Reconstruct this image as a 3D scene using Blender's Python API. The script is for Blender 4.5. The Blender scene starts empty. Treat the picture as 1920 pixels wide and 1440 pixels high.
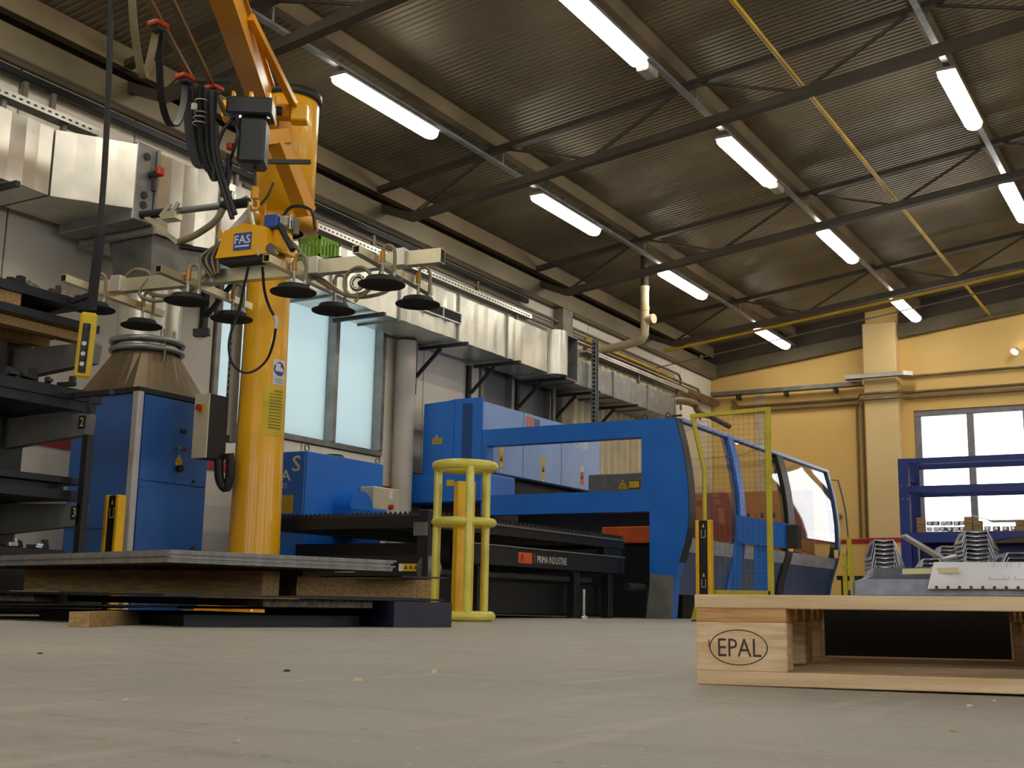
import bpy, math, random
from mathutils import Vector, Matrix
random.seed(11)
S = bpy.context.scene
COL = S.collection

# ---------------------------------------------------------------- camera
cd = bpy.data.cameras.new('camera')
cd.sensor_width = 36.0
cd.lens = 36.0 * 2250 / 1920
cd.clip_start = 0.02
cam = bpy.data.objects.new('camera', cd)
COL.objects.link(cam)
YAW, PITCH, ROLL = math.radians(30.85), math.radians(10.35), math.radians(1.08)
cf = Vector((-math.sin(YAW) * math.cos(PITCH), math.cos(YAW) * math.cos(PITCH), math.sin(PITCH)))
cr = Vector((math.cos(YAW), math.sin(YAW), 0))
cu = cr.cross(cf)
cR = cr * math.cos(ROLL) + cu * math.sin(ROLL)
cU = cu * math.cos(ROLL) - cr * math.sin(ROLL)
cam.matrix_world = Matrix(((cR.x, cU.x, -cf.x, 0), (cR.y, cU.y, -cf.y, 0), (cR.z, cU.z, -cf.z, 0.124), (0, 0, 0, 1)))
S.camera = cam

# ---------------------------------------------------------------- world, exposure
W = bpy.data.worlds.new('overcast_sky')
S.world = W
W.use_nodes = True
W.node_tree.nodes['Background'].inputs[0].default_value = (0.94, 0.97, 1.0, 1)
W.node_tree.nodes['Background'].inputs[1].default_value = 2.2
S.view_settings.view_transform = 'Standard'
S.view_settings.look = 'None'
S.view_settings.gamma = 1.0
S.view_settings.use_curve_mapping = False
S.view_settings.exposure = 1.1
LAMP_STRENGTH = 12.0
S.cycles.max_bounces = 7
S.cycles.diffuse_bounces = 4
S.cycles.adaptive_threshold = 0.025
S.cycles.glossy_bounces = 2
S.cycles.transmission_bounces = 4
S.cycles.caustics_reflective = False
S.cycles.caustics_refractive = False

# ---------------------------------------------------------------- materials
def lin(c):
    return tuple((x / 255 / 12.92) if x / 255 <= 0.04045 else ((x / 255 + 0.055) / 1.055) ** 2.4 for x in c)

MATS = {}
def mat(name, col, rough=0.5, metal=0.0, col2=None, scale=6.0, amt=1.0, bump=0.0, bscale=80.0, stretch=(1, 1, 1), detail=5.0, lo=0.35, hi=0.7, spec=0.5, rvar=0.0, coat=0.0):
    """paint, metal, plastic: principled surface with a procedural noise between two colours, roughness variation and fine relief"""
    m = bpy.data.materials.new(name)
    MATS[name] = m
    m.use_nodes = True
    nt = m.node_tree
    b = nt.nodes['Principled BSDF']
    a = lin(col)
    b.inputs['Base Color'].default_value = (*a, 1)
    b.inputs['Roughness'].default_value = rough
    b.inputs['Metallic'].default_value = metal
    b.inputs['Specular IOR Level'].default_value = spec
    b.inputs['Coat Weight'].default_value = coat
    tc = nt.nodes.new('ShaderNodeTexCoord')
    mp = nt.nodes.new('ShaderNodeMapping')
    mp.inputs['Scale'].default_value = stretch
    nt.links.new(tc.outputs['Object'], mp.inputs[0])
    n = nt.nodes.new('ShaderNodeTexNoise')
    n.inputs['Scale'].default_value = scale
    n.inputs['Detail'].default_value = detail
    nt.links.new(mp.outputs[0], n.inputs['Vector'])
    if col2 is None:
        col2 = tuple(max(0, x * 0.86) for x in col)
    r = nt.nodes.new('ShaderNodeValToRGB')
    r.color_ramp.elements[0].position = lo
    r.color_ramp.elements[1].position = hi
    c2 = lin(col2)
    c2 = tuple(a[i] + (c2[i] - a[i]) * amt for i in range(3))
    r.color_ramp.elements[0].color = (*c2, 1)
    r.color_ramp.elements[1].color = (*a, 1)
    nt.links.new(n.outputs['Fac'], r.inputs[0])
    nt.links.new(r.outputs[0], b.inputs['Base Color'])
    if rvar:
        mr = nt.nodes.new('ShaderNodeMapRange')
        mr.inputs[3].default_value = max(0.03, rough - rvar)
        mr.inputs[4].default_value = min(1, rough + rvar)
        nt.links.new(n.outputs['Fac'], mr.inputs[0])
        nt.links.new(mr.outputs[0], b.inputs['Roughness'])
    if bump:
        n2 = nt.nodes.new('ShaderNodeTexNoise')
        n2.inputs['Scale'].default_value = bscale
        n2.inputs['Detail'].default_value = 3
        nt.links.new(mp.outputs[0], n2.inputs['Vector'])
        bp = nt.nodes.new('ShaderNodeBump')
        bp.inputs['Strength'].default_value = bump
        bp.inputs['Distance'].default_value = 0.01
        nt.links.new(n2.outputs['Fac'], bp.inputs['Height'])
        nt.links.new(bp.outputs[0], b.inputs['Normal'])
    return m

def emit(name, col, strength):
    m = bpy.data.materials.new(name)
    MATS[name] = m
    m.use_nodes = True
    nt = m.node_tree
    nt.nodes.remove(nt.nodes['Principled BSDF'])
    e = nt.nodes.new('ShaderNodeEmission')
    e.inputs[0].default_value = (*lin(col), 1)
    e.inputs[1].default_value = strength
    nt.links.new(e.outputs[0], nt.nodes['Material Output'].inputs[0])
    return m

def glass(name, col, rough=0.0, tint=0.9, fac=0.08):
    """thin clear pane: transparent with a glossy reflection by angle"""
    m = bpy.data.materials.new(name)
    MATS[name] = m
    m.use_nodes = True
    nt = m.node_tree
    nt.nodes.remove(nt.nodes['Principled BSDF'])
    t = nt.nodes.new('ShaderNodeBsdfTransparent')
    t.inputs[0].default_value = (*[x * tint for x in lin(col)], 1)
    g = nt.nodes.new('ShaderNodeBsdfGlossy')
    g.inputs['Roughness'].default_value = rough
    lw = nt.nodes.new('ShaderNodeLayerWeight')
    lw.inputs[0].default_value = 0.35
    ad = nt.nodes.new('ShaderNodeMath')
    ad.operation = 'MULTIPLY_ADD'
    ad.inputs[1].default_value = 0.7
    ad.inputs[2].default_value = fac
    nt.links.new(lw.outputs['Fresnel'], ad.inputs[0])
    mx = nt.nodes.new('ShaderNodeMixShader')
    nt.links.new(ad.outputs[0], mx.inputs[0])
    nt.links.new(t.outputs[0], mx.inputs[1])
    nt.links.new(g.outputs[0], mx.inputs[2])
    nt.links.new(mx.outputs[0], nt.nodes['Material Output'].inputs[0])
    return m

def frosted(name, col, gloss=0.12):
    """translucent profiled glass: daylight diffuses through it"""
    m = bpy.data.materials.new(name)
    MATS[name] = m
    m.use_nodes = True
    nt = m.node_tree
    nt.nodes.remove(nt.nodes['Principled BSDF'])
    tr = nt.nodes.new('ShaderNodeBsdfTranslucent')
    tr.inputs[0].default_value = (*lin(col), 1)
    d = nt.nodes.new('ShaderNodeBsdfDiffuse')
    d.inputs[0].default_value = (*lin(col), 1)
    g = nt.nodes.new('ShaderNodeBsdfGlossy')
    g.inputs['Roughness'].default_value = 0.18
    m1 = nt.nodes.new('ShaderNodeMixShader')
    m1.inputs[0].default_value = 0.35
    nt.links.new(tr.outputs[0], m1.inputs[1])
    nt.links.new(d.outputs[0], m1.inputs[2])
    m2 = nt.nodes.new('ShaderNodeMixShader')
    m2.inputs[0].default_value = gloss
    nt.links.new(m1.outputs[0], m2.inputs[1])
    nt.links.new(g.outputs[0], m2.inputs[2])
    nt.links.new(m2.outputs[0], nt.nodes['Material Output'].inputs[0])
    return m

def wood(name, c1, c2, scale=3.0, stretch=(1, 14, 14)):
    m = mat(name, c1, 0.75, 0, c2, scale, 1.0, 0.25, 60, stretch, 8.0, 0.38, 0.62, 0.25)
    return m

# ---------------------------------------------------------------- mesh collector
def V(*a):
    return Vector(a)

class MB:
    def __init__(s):
        s.v, s.f, s.sm = [], [], []

    def add(s, vs, fs, smooth=False):
        o = len(s.v)
        s.v += [Vector(p) for p in vs]
        s.f += [[i + o for i in f] for f in fs]
        s.sm += [smooth] * len(fs)
        return s

    def box(s, c, d, b=0.0, R=None):
        """box by centre and size with optional chamfer b and rotation R"""
        c = Vector(c)
        h = [x / 2 for x in d]
        b = min(b, *(x * 0.45 for x in h)) if b else 0
        vs, fs = [], []
        if not b:
            for sx in (-1, 1):
                for sy in (-1, 1):
                    for sz in (-1, 1):
                        vs.append(V(sx * h[0], sy * h[1], sz * h[2]))
            fs = [(0, 1, 3, 2), (4, 6, 7, 5), (0, 4, 5, 1), (2, 3, 7, 6), (0, 2, 6, 4), (1, 5, 7, 3)]
        else:
            idx = {}
            for sx in (-1, 1):
                for sy in (-1, 1):
                    for sz in (-1, 1):
                        for k in range(3):
                            p = [sx * (h[0] - b), sy * (h[1] - b), sz * (h[2] - b)]
                            p[k] = (sx, sy, sz)[k] * h[k]
                            idx[(sx, sy, sz, k)] = len(vs)
                            vs.append(Vector(p))
            def q(ids):
                fs.append(ids)
            for k in range(3):
                a, c2 = [i for i in range(3) if i != k]
                for sg in (-1, 1):
                    ring = []
                    for (ua, uc) in ((-1, -1), (1, -1), (1, 1), (-1, 1)):
                        t = [0, 0, 0]
                        t[k], t[a], t[c2] = sg, ua, uc
                        ring.append(idx[(*t, k)])
                    q(ring)
            for k in range(3):
                a, c2 = [i for i in range(3) if i != k]
                for ua in (-1, 1):
                    for uc in (-1, 1):
                        t0, t1 = [0, 0, 0], [0, 0, 0]
                        t0[k], t0[a], t0[c2] = -1, ua, uc
                        t1[k], t1[a], t1[c2] = 1, ua, uc
                        q([idx[(*t0, a)], idx[(*t1, a)], idx[(*t1, c2)], idx[(*t0, c2)]])
            for sx in (-1, 1):
                for sy in (-1, 1):
                    for sz in (-1, 1):
                        q([idx[(sx, sy, sz, 0)], idx[(sx, sy, sz, 1)], idx[(sx, sy, sz, 2)]])
        if R is not None:
            vs = [R @ p for p in vs]
        return s.add([p + c for p in vs], fs)

    def bx(s, x0, x1, y0, y1, z0, z1, b=0.0):
        return s.box(((x0 + x1) / 2, (y0 + y1) / 2, (z0 + z1) / 2), (abs(x1 - x0), abs(y1 - y0), abs(z1 - z0)), b)

    def bar(s, p, q, w, h=None, b=0.0, up=(0, 0, 1)):
        """square-section bar from p to q"""
        p, q = Vector(p), Vector(q)
        d = q - p
        L = d.length
        x = d.normalized()
        u = Vector(up)
        if abs(x.dot(u.normalized())) > 0.98:
            u = V(0, 1, 0) if abs(x.y) < 0.9 else V(1, 0, 0)
        y = u.cross(x).normalized()
        z = x.cross(y)
        R = Matrix((x, y, z)).transposed()
        return s.box((p + q) / 2, (L, w, h or w), b, R)

    def pipe(s, p, q, w, h, t, up=(0, 0, 1)):
        """hollow rectangular tube with open ends"""
        p, q = Vector(p), Vector(q)
        x = (q - p).normalized()
        y = Vector(up).cross(x).normalized()
        z = x.cross(y)
        vs = []
        for e in (p, q):
            for k in (0, t):
                for sy, sz in ((-1, -1), (1, -1), (1, 1), (-1, 1)):
                    vs.append(e + y * sy * (w / 2 - k) + z * sz * (h / 2 - k))
        fs = []
        for i in range(4):
            j = (i + 1) % 4
            fs += [(i, j, 8 + j, 8 + i), (4 + j, 4 + i, 12 + i, 12 + j), (j, i, 4 + i, 4 + j), (8 + i, 8 + j, 12 + j, 12 + i)]
        return s.add(vs, fs)

    def cyl(s, p, q, r, r2=None, n=16, cap=True, smooth=True):
        p, q = Vector(p), Vector(q)
        r2 = r if r2 is None else r2
        x = (q - p).normalized()
        u = V(0, 0, 1) if abs(x.z) < 0.9 else V(1, 0, 0)
        y = u.cross(x).normalized()
        z = x.cross(y)
        vs = []
        for e, rr in ((p, r), (q, r2)):
            for i in range(n):
                a = 2 * math.pi * i / n
                vs.append(e + y * math.cos(a) * rr + z * math.sin(a) * rr)
        s.add(vs, [(i, (i + 1) % n, n + (i + 1) % n, n + i) for i in range(n)], smooth)
        if cap:
            s.add(vs[:n], [tuple(range(n - 1, -1, -1))])
            s.add(vs[n:], [tuple(range(n))])
        return s

    def tube(s, pts, r, n=8, closed=False, smooth=3, cap=True):
        """tube swept along a path; smooth = points per span of the interpolated path (0 keeps corners)"""
        P = [Vector(p) for p in pts]
        if smooth and len(P) > 2:
            Q = []
            N = len(P)
            for i in range(N if closed else N - 1):
                a, b = P[i], P[(i + 1) % N]
                p0 = P[i - 1] if (i > 0 or closed) else a * 2 - b
                p3 = P[(i + 2) % N] if (i + 2 < N or closed) else b * 2 - a
                for k in range(smooth):
                    t = k / smooth
                    Q.append(0.5 * ((2 * a) + (b - p0) * t + (2 * p0 - 5 * a + 4 * b - p3) * t * t + (3 * a - p0 - 3 * b + p3) * t ** 3))
            if not closed:
                Q.append(P[-1])
            P = Q
        N = len(P)
        vs = []
        y = None
        for i in range(N):
            a = P[i - 1] if (i > 0 or closed) else P[i]
            b = P[(i + 1) % N] if (i < N - 1 or closed) else P[i]
            x = (b - a)
            x = x.normalized() if x.length > 1e-9 else V(0, 0, 1)
            if y is None:
                u = V(0, 0, 1) if abs(x.z) < 0.9 else V(1, 0, 0)
                y = u.cross(x).normalized()
            else:
                y = (y - x * y.dot(x))
                y = y.normalized() if y.length > 1e-6 else V(0, 0, 1).cross(x).normalized()
            z = x.cross(y)
            for k in range(n):
                t = 2 * math.pi * k / n
                vs.append(P[i] + y * math.cos(t) * r + z * math.sin(t) * r)
        fs = []
        for i in range(N if closed else N - 1):
            o, o2 = i * n, ((i + 1) % N) * n
            fs += [(o + k, o + (k + 1) % n, o2 + (k + 1) % n, o2 + k) for k in range(n)]
        s.add(vs, fs, True)
        if cap and not closed:
            s.add(vs[:n], [tuple(range(n - 1, -1, -1))])
            s.add(vs[-n:], [tuple(range(n))])
        return s

    def ribbon(s, pts, w, t, side):
        """flat band along a path; side is the width direction"""
        sd = Vector(side).normalized()
        P = [Vector(p) for p in pts]
        Q = []
        for i in range(len(P) - 1):
            a, b = P[i], P[i + 1]
            p0 = P[i - 1] if i else a * 2 - b
            p3 = P[i + 2] if i + 2 < len(P) else b * 2 - a
            for k in range(4):
                u = k / 4
                Q.append(0.5 * ((2 * a) + (b - p0) * u + (2 * p0 - 5 * a + 4 * b - p3) * u * u + (3 * a - p0 - 3 * b + p3) * u ** 3))
        P = Q + [P[-1]]
        vs = []
        for i in range(len(P)):
            x = (P[min(i + 1, len(P) - 1)] - P[max(i - 1, 0)]).normalized()
            nn = x.cross(sd).normalized()
            for a, b in ((-1, -1), (1, -1), (1, 1), (-1, 1)):
                vs.append(P[i] + sd * a * w / 2 + nn * b * t / 2)
        fs = []
        for i in range(len(P) - 1):
            o = i * 4
            fs += [(o + k, o + (k + 1) % 4, o + 4 + (k + 1) % 4, o + 4 + k) for k in range(4)]
        fs += [(3, 2, 1, 0), tuple(range(len(vs) - 4, len(vs)))]
        return s.add(vs, fs, False)

    def prism(s, poly, axis, a0, a1):
        """polygon extruded along an axis: axis x takes (y,z), y takes (x,z), z takes (x,y)"""
        def P(u, w, a):
            return {'x': (a, u, w), 'y': (u, a, w), 'z': (u, w, a)}[axis]
        n = len(poly)
        vs = [P(u, w, a0) for u, w in poly] + [P(u, w, a1) for u, w in poly]
        fs = [tuple(range(n - 1, -1, -1)), tuple(range(n, 2 * n))]
        fs += [(i, (i + 1) % n, n + (i + 1) % n, n + i) for i in range(n)]
        return s.add(vs, fs)

    def lathe(s, prof, c, n=24, axis=(0, 0, 1), smooth=True):
        c = Vector(c)
        x = Vector(axis).normalized()
        u = V(0, 0, 1) if abs(x.z) < 0.9 else V(1, 0, 0)
        y = u.cross(x).normalized()
        z = x.cross(y)
        vs = []
        for r, h in prof:
            for i in range(n):
                a = 2 * math.pi * i / n
                vs.append(c + x * h + y * math.cos(a) * r + z * math.sin(a) * r)
        fs = []
        for k in range(len(prof) - 1):
            o, o2 = k * n, (k + 1) * n
            fs += [(o + i, o + (i + 1) % n, o2 + (i + 1) % n, o2 + i) for i in range(n)]
        return s.add(vs, fs, smooth)

    def torus(s, c, R, r, axis=(0, 0, 1), n=32, m=10):
        c = Vector(c)
        x = Vector(axis).normalized()
        u = V(0, 0, 1) if abs(x.z) < 0.9 else V(1, 0, 0)
        y = u.cross(x).normalized()
        z = x.cross(y)
        vs = []
        for i in range(n):
            a = 2 * math.pi * i / n
            d = y * math.cos(a) + z * math.sin(a)
            for k in range(m):
                t = 2 * math.pi * k / m
                vs.append(c + d * (R + r * math.cos(t)) + x * r * math.sin(t))
        fs = []
        for i in range(n):
            o, o2 = i * m, ((i + 1) % n) * m
            fs += [(o + k, o2 + k, o2 + (k + 1) % m, o + (k + 1) % m) for k in range(m)]
        return s.add(vs, fs, True)

    def grid(s, fn, nu, nv, smooth=True):
        vs = [fn(i / nu, j / nv) for i in range(nu + 1) for j in range(nv + 1)]
        fs = [(i * (nv + 1) + j, (i + 1) * (nv + 1) + j, (i + 1) * (nv + 1) + j + 1, i * (nv + 1) + j + 1) for i in range(nu) for j in range(nv)]
        return s.add(vs, fs, smooth)

    def build(s, name, m, parent=None, local=False):
        o0 = V(0, 0, 0)
        if parent is not None and not local:
            o0 = ORIGIN[parent.name]
        me = bpy.data.meshes.new(name)
        me.from_pydata([p - o0 for p in s.v], [], s.f)
        me.polygons.foreach_set('use_smooth', s.sm)
        import bmesh
        bm = bmesh.new()
        bm.from_mesh(me)
        bmesh.ops.recalc_face_normals(bm, faces=bm.faces)
        bm.to_mesh(me)
        bm.free()
        me.materials.append(MATS[m])
        me.update()
        o = bpy.data.objects.new(name, me)
        COL.objects.link(o)
        if parent is not None:
            o.parent = parent
        ORIGIN[o.name] = o0
        return o

ORIGIN = {}
def tag(o, label, cat, group=None):
    o['label'] = label
    o['category'] = cat
    if group:
        o['group'] = group
    return o

def thing(name, label, cat, loc=(0, 0, 0), rz=0.0, group=None):
    o = bpy.data.objects.new(name, None)
    o.empty_display_size = 0.1
    o.location = loc
    o.rotation_euler = (0, 0, rz)
    COL.objects.link(o)
    ORIGIN[o.name] = Vector(loc)
    return tag(o, label, cat, group)

def struct(o):
    o['kind'] = 'structure'
    return o

def solo(mb, name, m, label, cat, group=None, at=None):
    """a thing that is one mesh; its origin is put at `at`"""
    o = mb.build(name, m)
    if at is not None:
        at = Vector(at)
        for v in o.data.vertices:
            v.co -= at
        o.location = at
        ORIGIN[o.name] = at
    return tag(o, label, cat, group)

def link_copy(src, parent, loc=(0, 0, 0), rot=None):
    """an alike piece that shares the mesh"""
    o = src.copy()
    COL.objects.link(o)
    o.parent = parent
    o.location = loc
    if rot is not None:
        o.rotation_euler = rot
    ORIGIN[o.name] = ORIGIN[src.name]
    return o

def dup(root, loc, rz=None, label=None):
    """a copy of a thing with its parts and sub-parts"""
    r = root.copy()
    COL.objects.link(r)
    r.location = loc
    ORIGIN[r.name] = Vector(loc)
    if rz is not None:
        r.rotation_euler = (0, 0, rz)
    if label:
        r['label'] = label
    for ch in root.children:
        c = ch.copy()
        COL.objects.link(c)
        c.parent = r
        for g in ch.children:
            d = g.copy()
            COL.objects.link(d)
            d.parent = c
    return r

def text(name, body, height, loc, right, up, m, parent=None, local=False, xs=1.0, ext=0.0008, align='LEFT', bold=0.0):
    """flat lettering as a thin mesh, standing on loc, reading along right"""
    cu_ = bpy.data.curves.new(name, 'FONT')
    cu_.body = body
    cu_.align_x = align
    cu_.extrude = 0.0
    cu_.offset = bold
    cu_.resolution_u = 2
    tmp = bpy.data.objects.new(name + '_tmp', cu_)
    me0 = bpy.data.meshes.new_from_object(tmp)
    bpy.data.objects.remove(tmp)
    R, U = Vector(right).normalized(), Vector(up).normalized()
    N = R.cross(U)
    k = height / 0.72
    o0 = V(0, 0, 0) if (parent is None or local) else ORIGIN[parent.name]
    L = Vector(loc)
    vs = [L + R * v.co.x * k * xs + U * v.co.y * k + N * ext - o0 for v in me0.vertices]
    me = bpy.data.meshes.new(name)
    me.from_pydata(vs, [], [tuple(p.vertices) for p in me0.polygons])
    bpy.data.meshes.remove(me0)
    me.materials.append(MATS[m])
    o = bpy.data.objects.new(name, me)
    COL.objects.link(o)
    if parent is not None:
        o.parent = parent
    return o

# ---------------------------------------------------------------- the materials of the place

def floor_material():
    """worn concrete: broad grey-beige clouds, long scuff streaks, dark and pale specks"""
    m = mat('concrete_floor', (174, 168, 156), 0.5, 0, (152, 147, 137), 0.9, 1.0, 0.0, 90, (1, 1, 1), 8.0, 0.32, 0.70, 0.35, 0.08)
    nt = m.node_tree
    b = nt.nodes['Principled BSDF']
    base = b.inputs['Base Color'].links[0].from_socket
    tc = [n for n in nt.nodes if n.type == 'TEX_COORD'][0]
    def noise(scale, stretch, rot, detail=4.0):
        mp = nt.nodes.new('ShaderNodeMapping')
        mp.inputs['Scale'].default_value = stretch
        mp.inputs['Rotation'].default_value = (0, 0, rot)
        n = nt.nodes.new('ShaderNodeTexNoise')
        n.inputs['Scale'].default_value = scale
        n.inputs['Detail'].default_value = detail
        nt.links.new(tc.outputs['Object'], mp.inputs[0])
        nt.links.new(mp.outputs[0], n.inputs['Vector'])
        return n.outputs['Fac']
    def layer(sock, fac, lo, hi, col, amt):
        mr = nt.nodes.new('ShaderNodeMapRange')
        mr.inputs[1].default_value, mr.inputs[2].default_value = lo, hi
        mr.inputs[3].default_value, mr.inputs[4].default_value = 0.0, amt
        nt.links.new(fac, mr.inputs[0])
        mx = nt.nodes.new('ShaderNodeMix')
        mx.data_type = 'RGBA'
        nt.links.new(mr.outputs[0], mx.inputs['Factor'])
        nt.links.new(sock, mx.inputs['A'])
        mx.inputs['B'].default_value = (*lin(col), 1)
        return mx.outputs['Result']
    s = base
    s = layer(s, noise(2.2, (1.0, 5.0, 1), 0.5), 0.52, 0.72, (134, 128, 116), 0.5)
    s = layer(s, noise(3.1, (6.0, 0.8, 1), -0.35), 0.56, 0.74, (196, 188, 170), 0.5)
    s = layer(s, noise(9.0, (1.0, 3.0, 1), 1.1, 8.0), 0.58, 0.75, (128, 120, 106), 0.45)
    s = layer(s, noise(60.0, (1, 1, 1), 0.0, 2.0), 0.66, 0.74, (112, 104, 92), 0.6)
    s = layer(s, noise(95.0, (1, 1, 1), 0.7, 1.0), 0.70, 0.76, (214, 206, 190), 0.6)
    nt.links.new(s, b.inputs['Base Color'])
    bp = nt.nodes.new('ShaderNodeBump')
    bp.inputs['Strength'].default_value = 0.12
    bp.inputs['Distance'].default_value = 0.004
    nt.links.new(noise(120.0, (1, 1, 1), 0.3, 4.0), bp.inputs['Height'])
    nt.links.new(bp.outputs[0], b.inputs['Normal'])
floor_material()

mat('white_wall', (222, 214, 198), 0.8, 0, (206, 196, 178), 1.2, 1.0, 0.05, 40)
mat('joint_grey', (150, 140, 125), 0.9)
mat('cream_wall', (232, 196, 124), 0.82, 0, (222, 182, 106), 0.7, 1.0, 0.05, 60)
mat('pillar_cream', (228, 202, 148), 0.8, 0, (220, 190, 130), 0.8, 1.0, 0.04, 60)
mat('stripe_red', (176, 40, 28), 0.6)
mat('deck_metal', (132, 120, 94), 0.42, 0.3, (100, 89, 66), 0.8, 1.0)
mat('beam_brown', (104, 93, 70), 0.6, 0.1, (88, 78, 58), 2.0)
mat('stanchion_pale', (196, 188, 174), 0.6, 0, (176, 168, 156), 3)
mat('steel_brown', (72, 62, 46), 0.6, 0.1, (58, 49, 37), 2.0)
mat('purlin_cream', (132, 114, 84), 0.6, 0.1, (106, 91, 66), 1.2)
mat('galvanised', (226, 223, 210), 0.3, 0.8, (196, 193, 182), 3.0, 1.0, rvar=0.08)
mat('galvanised_dull', (158, 160, 158), 0.42, 0.7, (132, 134, 134), 7.0, 1.0, rvar=0.08)
mat('zinc_bracket', (128, 128, 122), 0.5, 0.6, (104, 104, 100), 6)
mat('dark_steel', (58, 58, 56), 0.55, 0.4, (44, 44, 44), 5)
mat('black_steel', (26, 26, 28), 0.5, 0.3, (18, 18, 20), 5)
mat('rubber_black', (16, 16, 16), 0.75, 0, (24, 24, 24), 12)
mat('cable_black', (22, 22, 23), 0.55)
mat('lamp_body', (176, 170, 156), 0.5)
emit('lamp_glow', (255, 248, 234), LAMP_STRENGTH)
mat('pvc_beige', (214, 196, 158), 0.4, 0, (190, 170, 130), 3)
mat('gas_yellow', (196, 160, 34), 0.45, 0, (170, 132, 26), 3)
mat('pipe_grey', (120, 112, 98), 0.5, 0.3)
frosted('frosted_pane', (196, 208, 209))
mat('dull_pane', (120, 124, 124), 0.3, 0, (108, 112, 112), 2)
mat('frame_alu', (150, 148, 142), 0.4, 0.6)
mat('frame_grey', (138, 136, 140), 0.5, 0.1)
glass('window_glass', (255, 255, 255), 0.0, 1.0, 0.03)
mat('ribbed_cream', (214, 202, 170), 0.5, 0.1, (196, 182, 148), 4)
# crane and lifter
mat('crane_yellow', (236, 178, 16), 0.36, 0, (222, 160, 12), 1.6, 1.0, 0.02, 60, coat=0.2)
mat('crane_yellow_shaded', (214, 148, 14), 0.42, 0, (196, 130, 12), 2.0)  # crane yellow made darker and more orange; underside shade in the colour
mat('sign_yellow', (216, 190, 20), 0.5)
mat('ink_dark', (70, 62, 20), 0.7)
mat('ink_faint', (146, 126, 22), 0.7)
mat('sign_white', (226, 222, 212), 0.5)
mat('sign_blue', (34, 74, 160), 0.45)
mat('zinc_plate', (222, 214, 182), 0.36, 0.85, (204, 198, 168), 5, 1.0, rvar=0.08)
mat('hose_clear', (142, 130, 100), 0.35, 0, (120, 108, 80), 8)
mat('chrome', (200, 200, 200), 0.15, 1.0)
mat('brass', (190, 140, 70), 0.3, 0.9)
mat('plastic_black', (28, 30, 34), 0.42, 0, (22, 24, 27), 6)
mat('plastic_red', (196, 56, 30), 0.45)
mat('pendant_yellow', (222, 190, 16), 0.4, 0, (200, 166, 12), 8)
mat('plastic_white', (226, 226, 222), 0.35)
mat('plastic_blue', (34, 78, 160), 0.4)
mat('crate_green', (112, 158, 28), 0.45, 0, (90, 136, 20), 6)
mat('beige_box', (196, 186, 158), 0.45, 0, (184, 172, 146), 4)
# machine
mat('machine_blue', (22, 108, 202), 0.4, 0, (18, 100, 190), 3, 1.0, 0.03, 200)
mat('machine_pale', (126, 156, 206), 0.38, 0, (116, 146, 198), 2.5)
mat('machine_deep', (12, 60, 128), 0.42)
mat('machine_slate', (62, 84, 122), 0.4, 0, (54, 74, 110), 3)
mat('machine_grey', (112, 112, 106), 0.6, 0, (92, 92, 88), 6)
mat('machine_black', (20, 21, 24), 0.5, 0.1, (14, 15, 17), 5)
mat('panel_orange', (232, 96, 22), 0.5)
mat('panel_salmon', (206, 104, 70), 0.6)
mat('label_yellow', (226, 182, 26), 0.5)
mat('label_orange', (222, 92, 40), 0.5)
mat('sill_pale', (190, 198, 208), 0.35, 0.4)
glass('door_glass', (236, 238, 232), 0.02, 0.9, 0.10)
mat('cabinet_blue', (44, 104, 180), 0.42, 0, (38, 94, 168), 3, 1.0, 0.03, 160)
mat('strip_pale', (210, 206, 204), 0.4, 0.2, (190, 186, 184), 4)
mat('hood_metal', (134, 116, 88), 0.45, 0.5, (108, 92, 68), 3)
# floor things
mat('cage_yellow', (224, 214, 92), 0.3, 0, (206, 192, 70), 6, 1.0, coat=0.2)
mat('post_amber', (246, 190, 8), 0.4)
mat('fence_yellow', (206, 190, 40), 0.45)
mat('wire_grey', (130, 124, 98), 0.5, 0.3)
mat('sheet_steel', (120, 118, 116), 0.45, 0.6, (96, 94, 92), 8, 1.0)
mat('sheet_dark', (46, 48, 54), 0.4, 0.6, (36, 38, 42), 6)
mat('sheet_edge', (150, 146, 140), 0.5, 0.4, (122, 118, 114), 30)
wood('pallet_wood', (232, 206, 168), (206, 174, 132))
wood('block_wood', (236, 210, 172), (214, 180, 136), 4, (3, 9, 30))
wood('stringer_wood', (214, 168, 112), (186, 138, 84), 5, (2, 2, 22))
wood('old_timber', (178, 146, 98), (148, 116, 74), 5, (1, 16, 16))
wood('grey_timber', (138, 128, 112), (100, 92, 80))
mat('print_black', (44, 38, 34), 0.8, 0, (84, 70, 58), 60)
mat('rack_blue', (14, 46, 128), 0.42, 0, (10, 40, 116), 4)
mat('part_steel', (206, 209, 216), 0.3, 0.8, (176, 180, 190), 5, 1.0, rvar=0.06)
mat('channel_steel', (130, 136, 146), 0.36, 0.75, (108, 114, 124), 40, 1.0)
mat('paper_white', (238, 238, 242), 0.8)
mat('tape_cream', (214, 204, 156), 0.6)
mat('pencil_grey', (160, 160, 170), 0.9)
mat('chip_wood', (226, 206, 164), 0.8)
mat('navy_dark', (26, 30, 56), 0.5, 0, (18, 20, 40), 6)
mat('gap_shade', (20, 22, 44), 0.5)  # navy standing in for the shade between stacked brackets
mat('carton', (182, 140, 84), 0.8, 0, (160, 120, 70), 6)

# ================================================================ the hall
SL = 0.12                                   # slope of the roof
def roof(x, z0):                            # height of a line parallel to the roof that is z0 high over x = -6.5
    return z0 + SL * (x + 6.5) if x <= 3 else z0 + SL * 9.5 - SL * (x - 3)

struct(MB().bx(-8.4, 10.2, -8.2, 21.2, -0.1, 0).build('floor', 'concrete_floor'))

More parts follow.
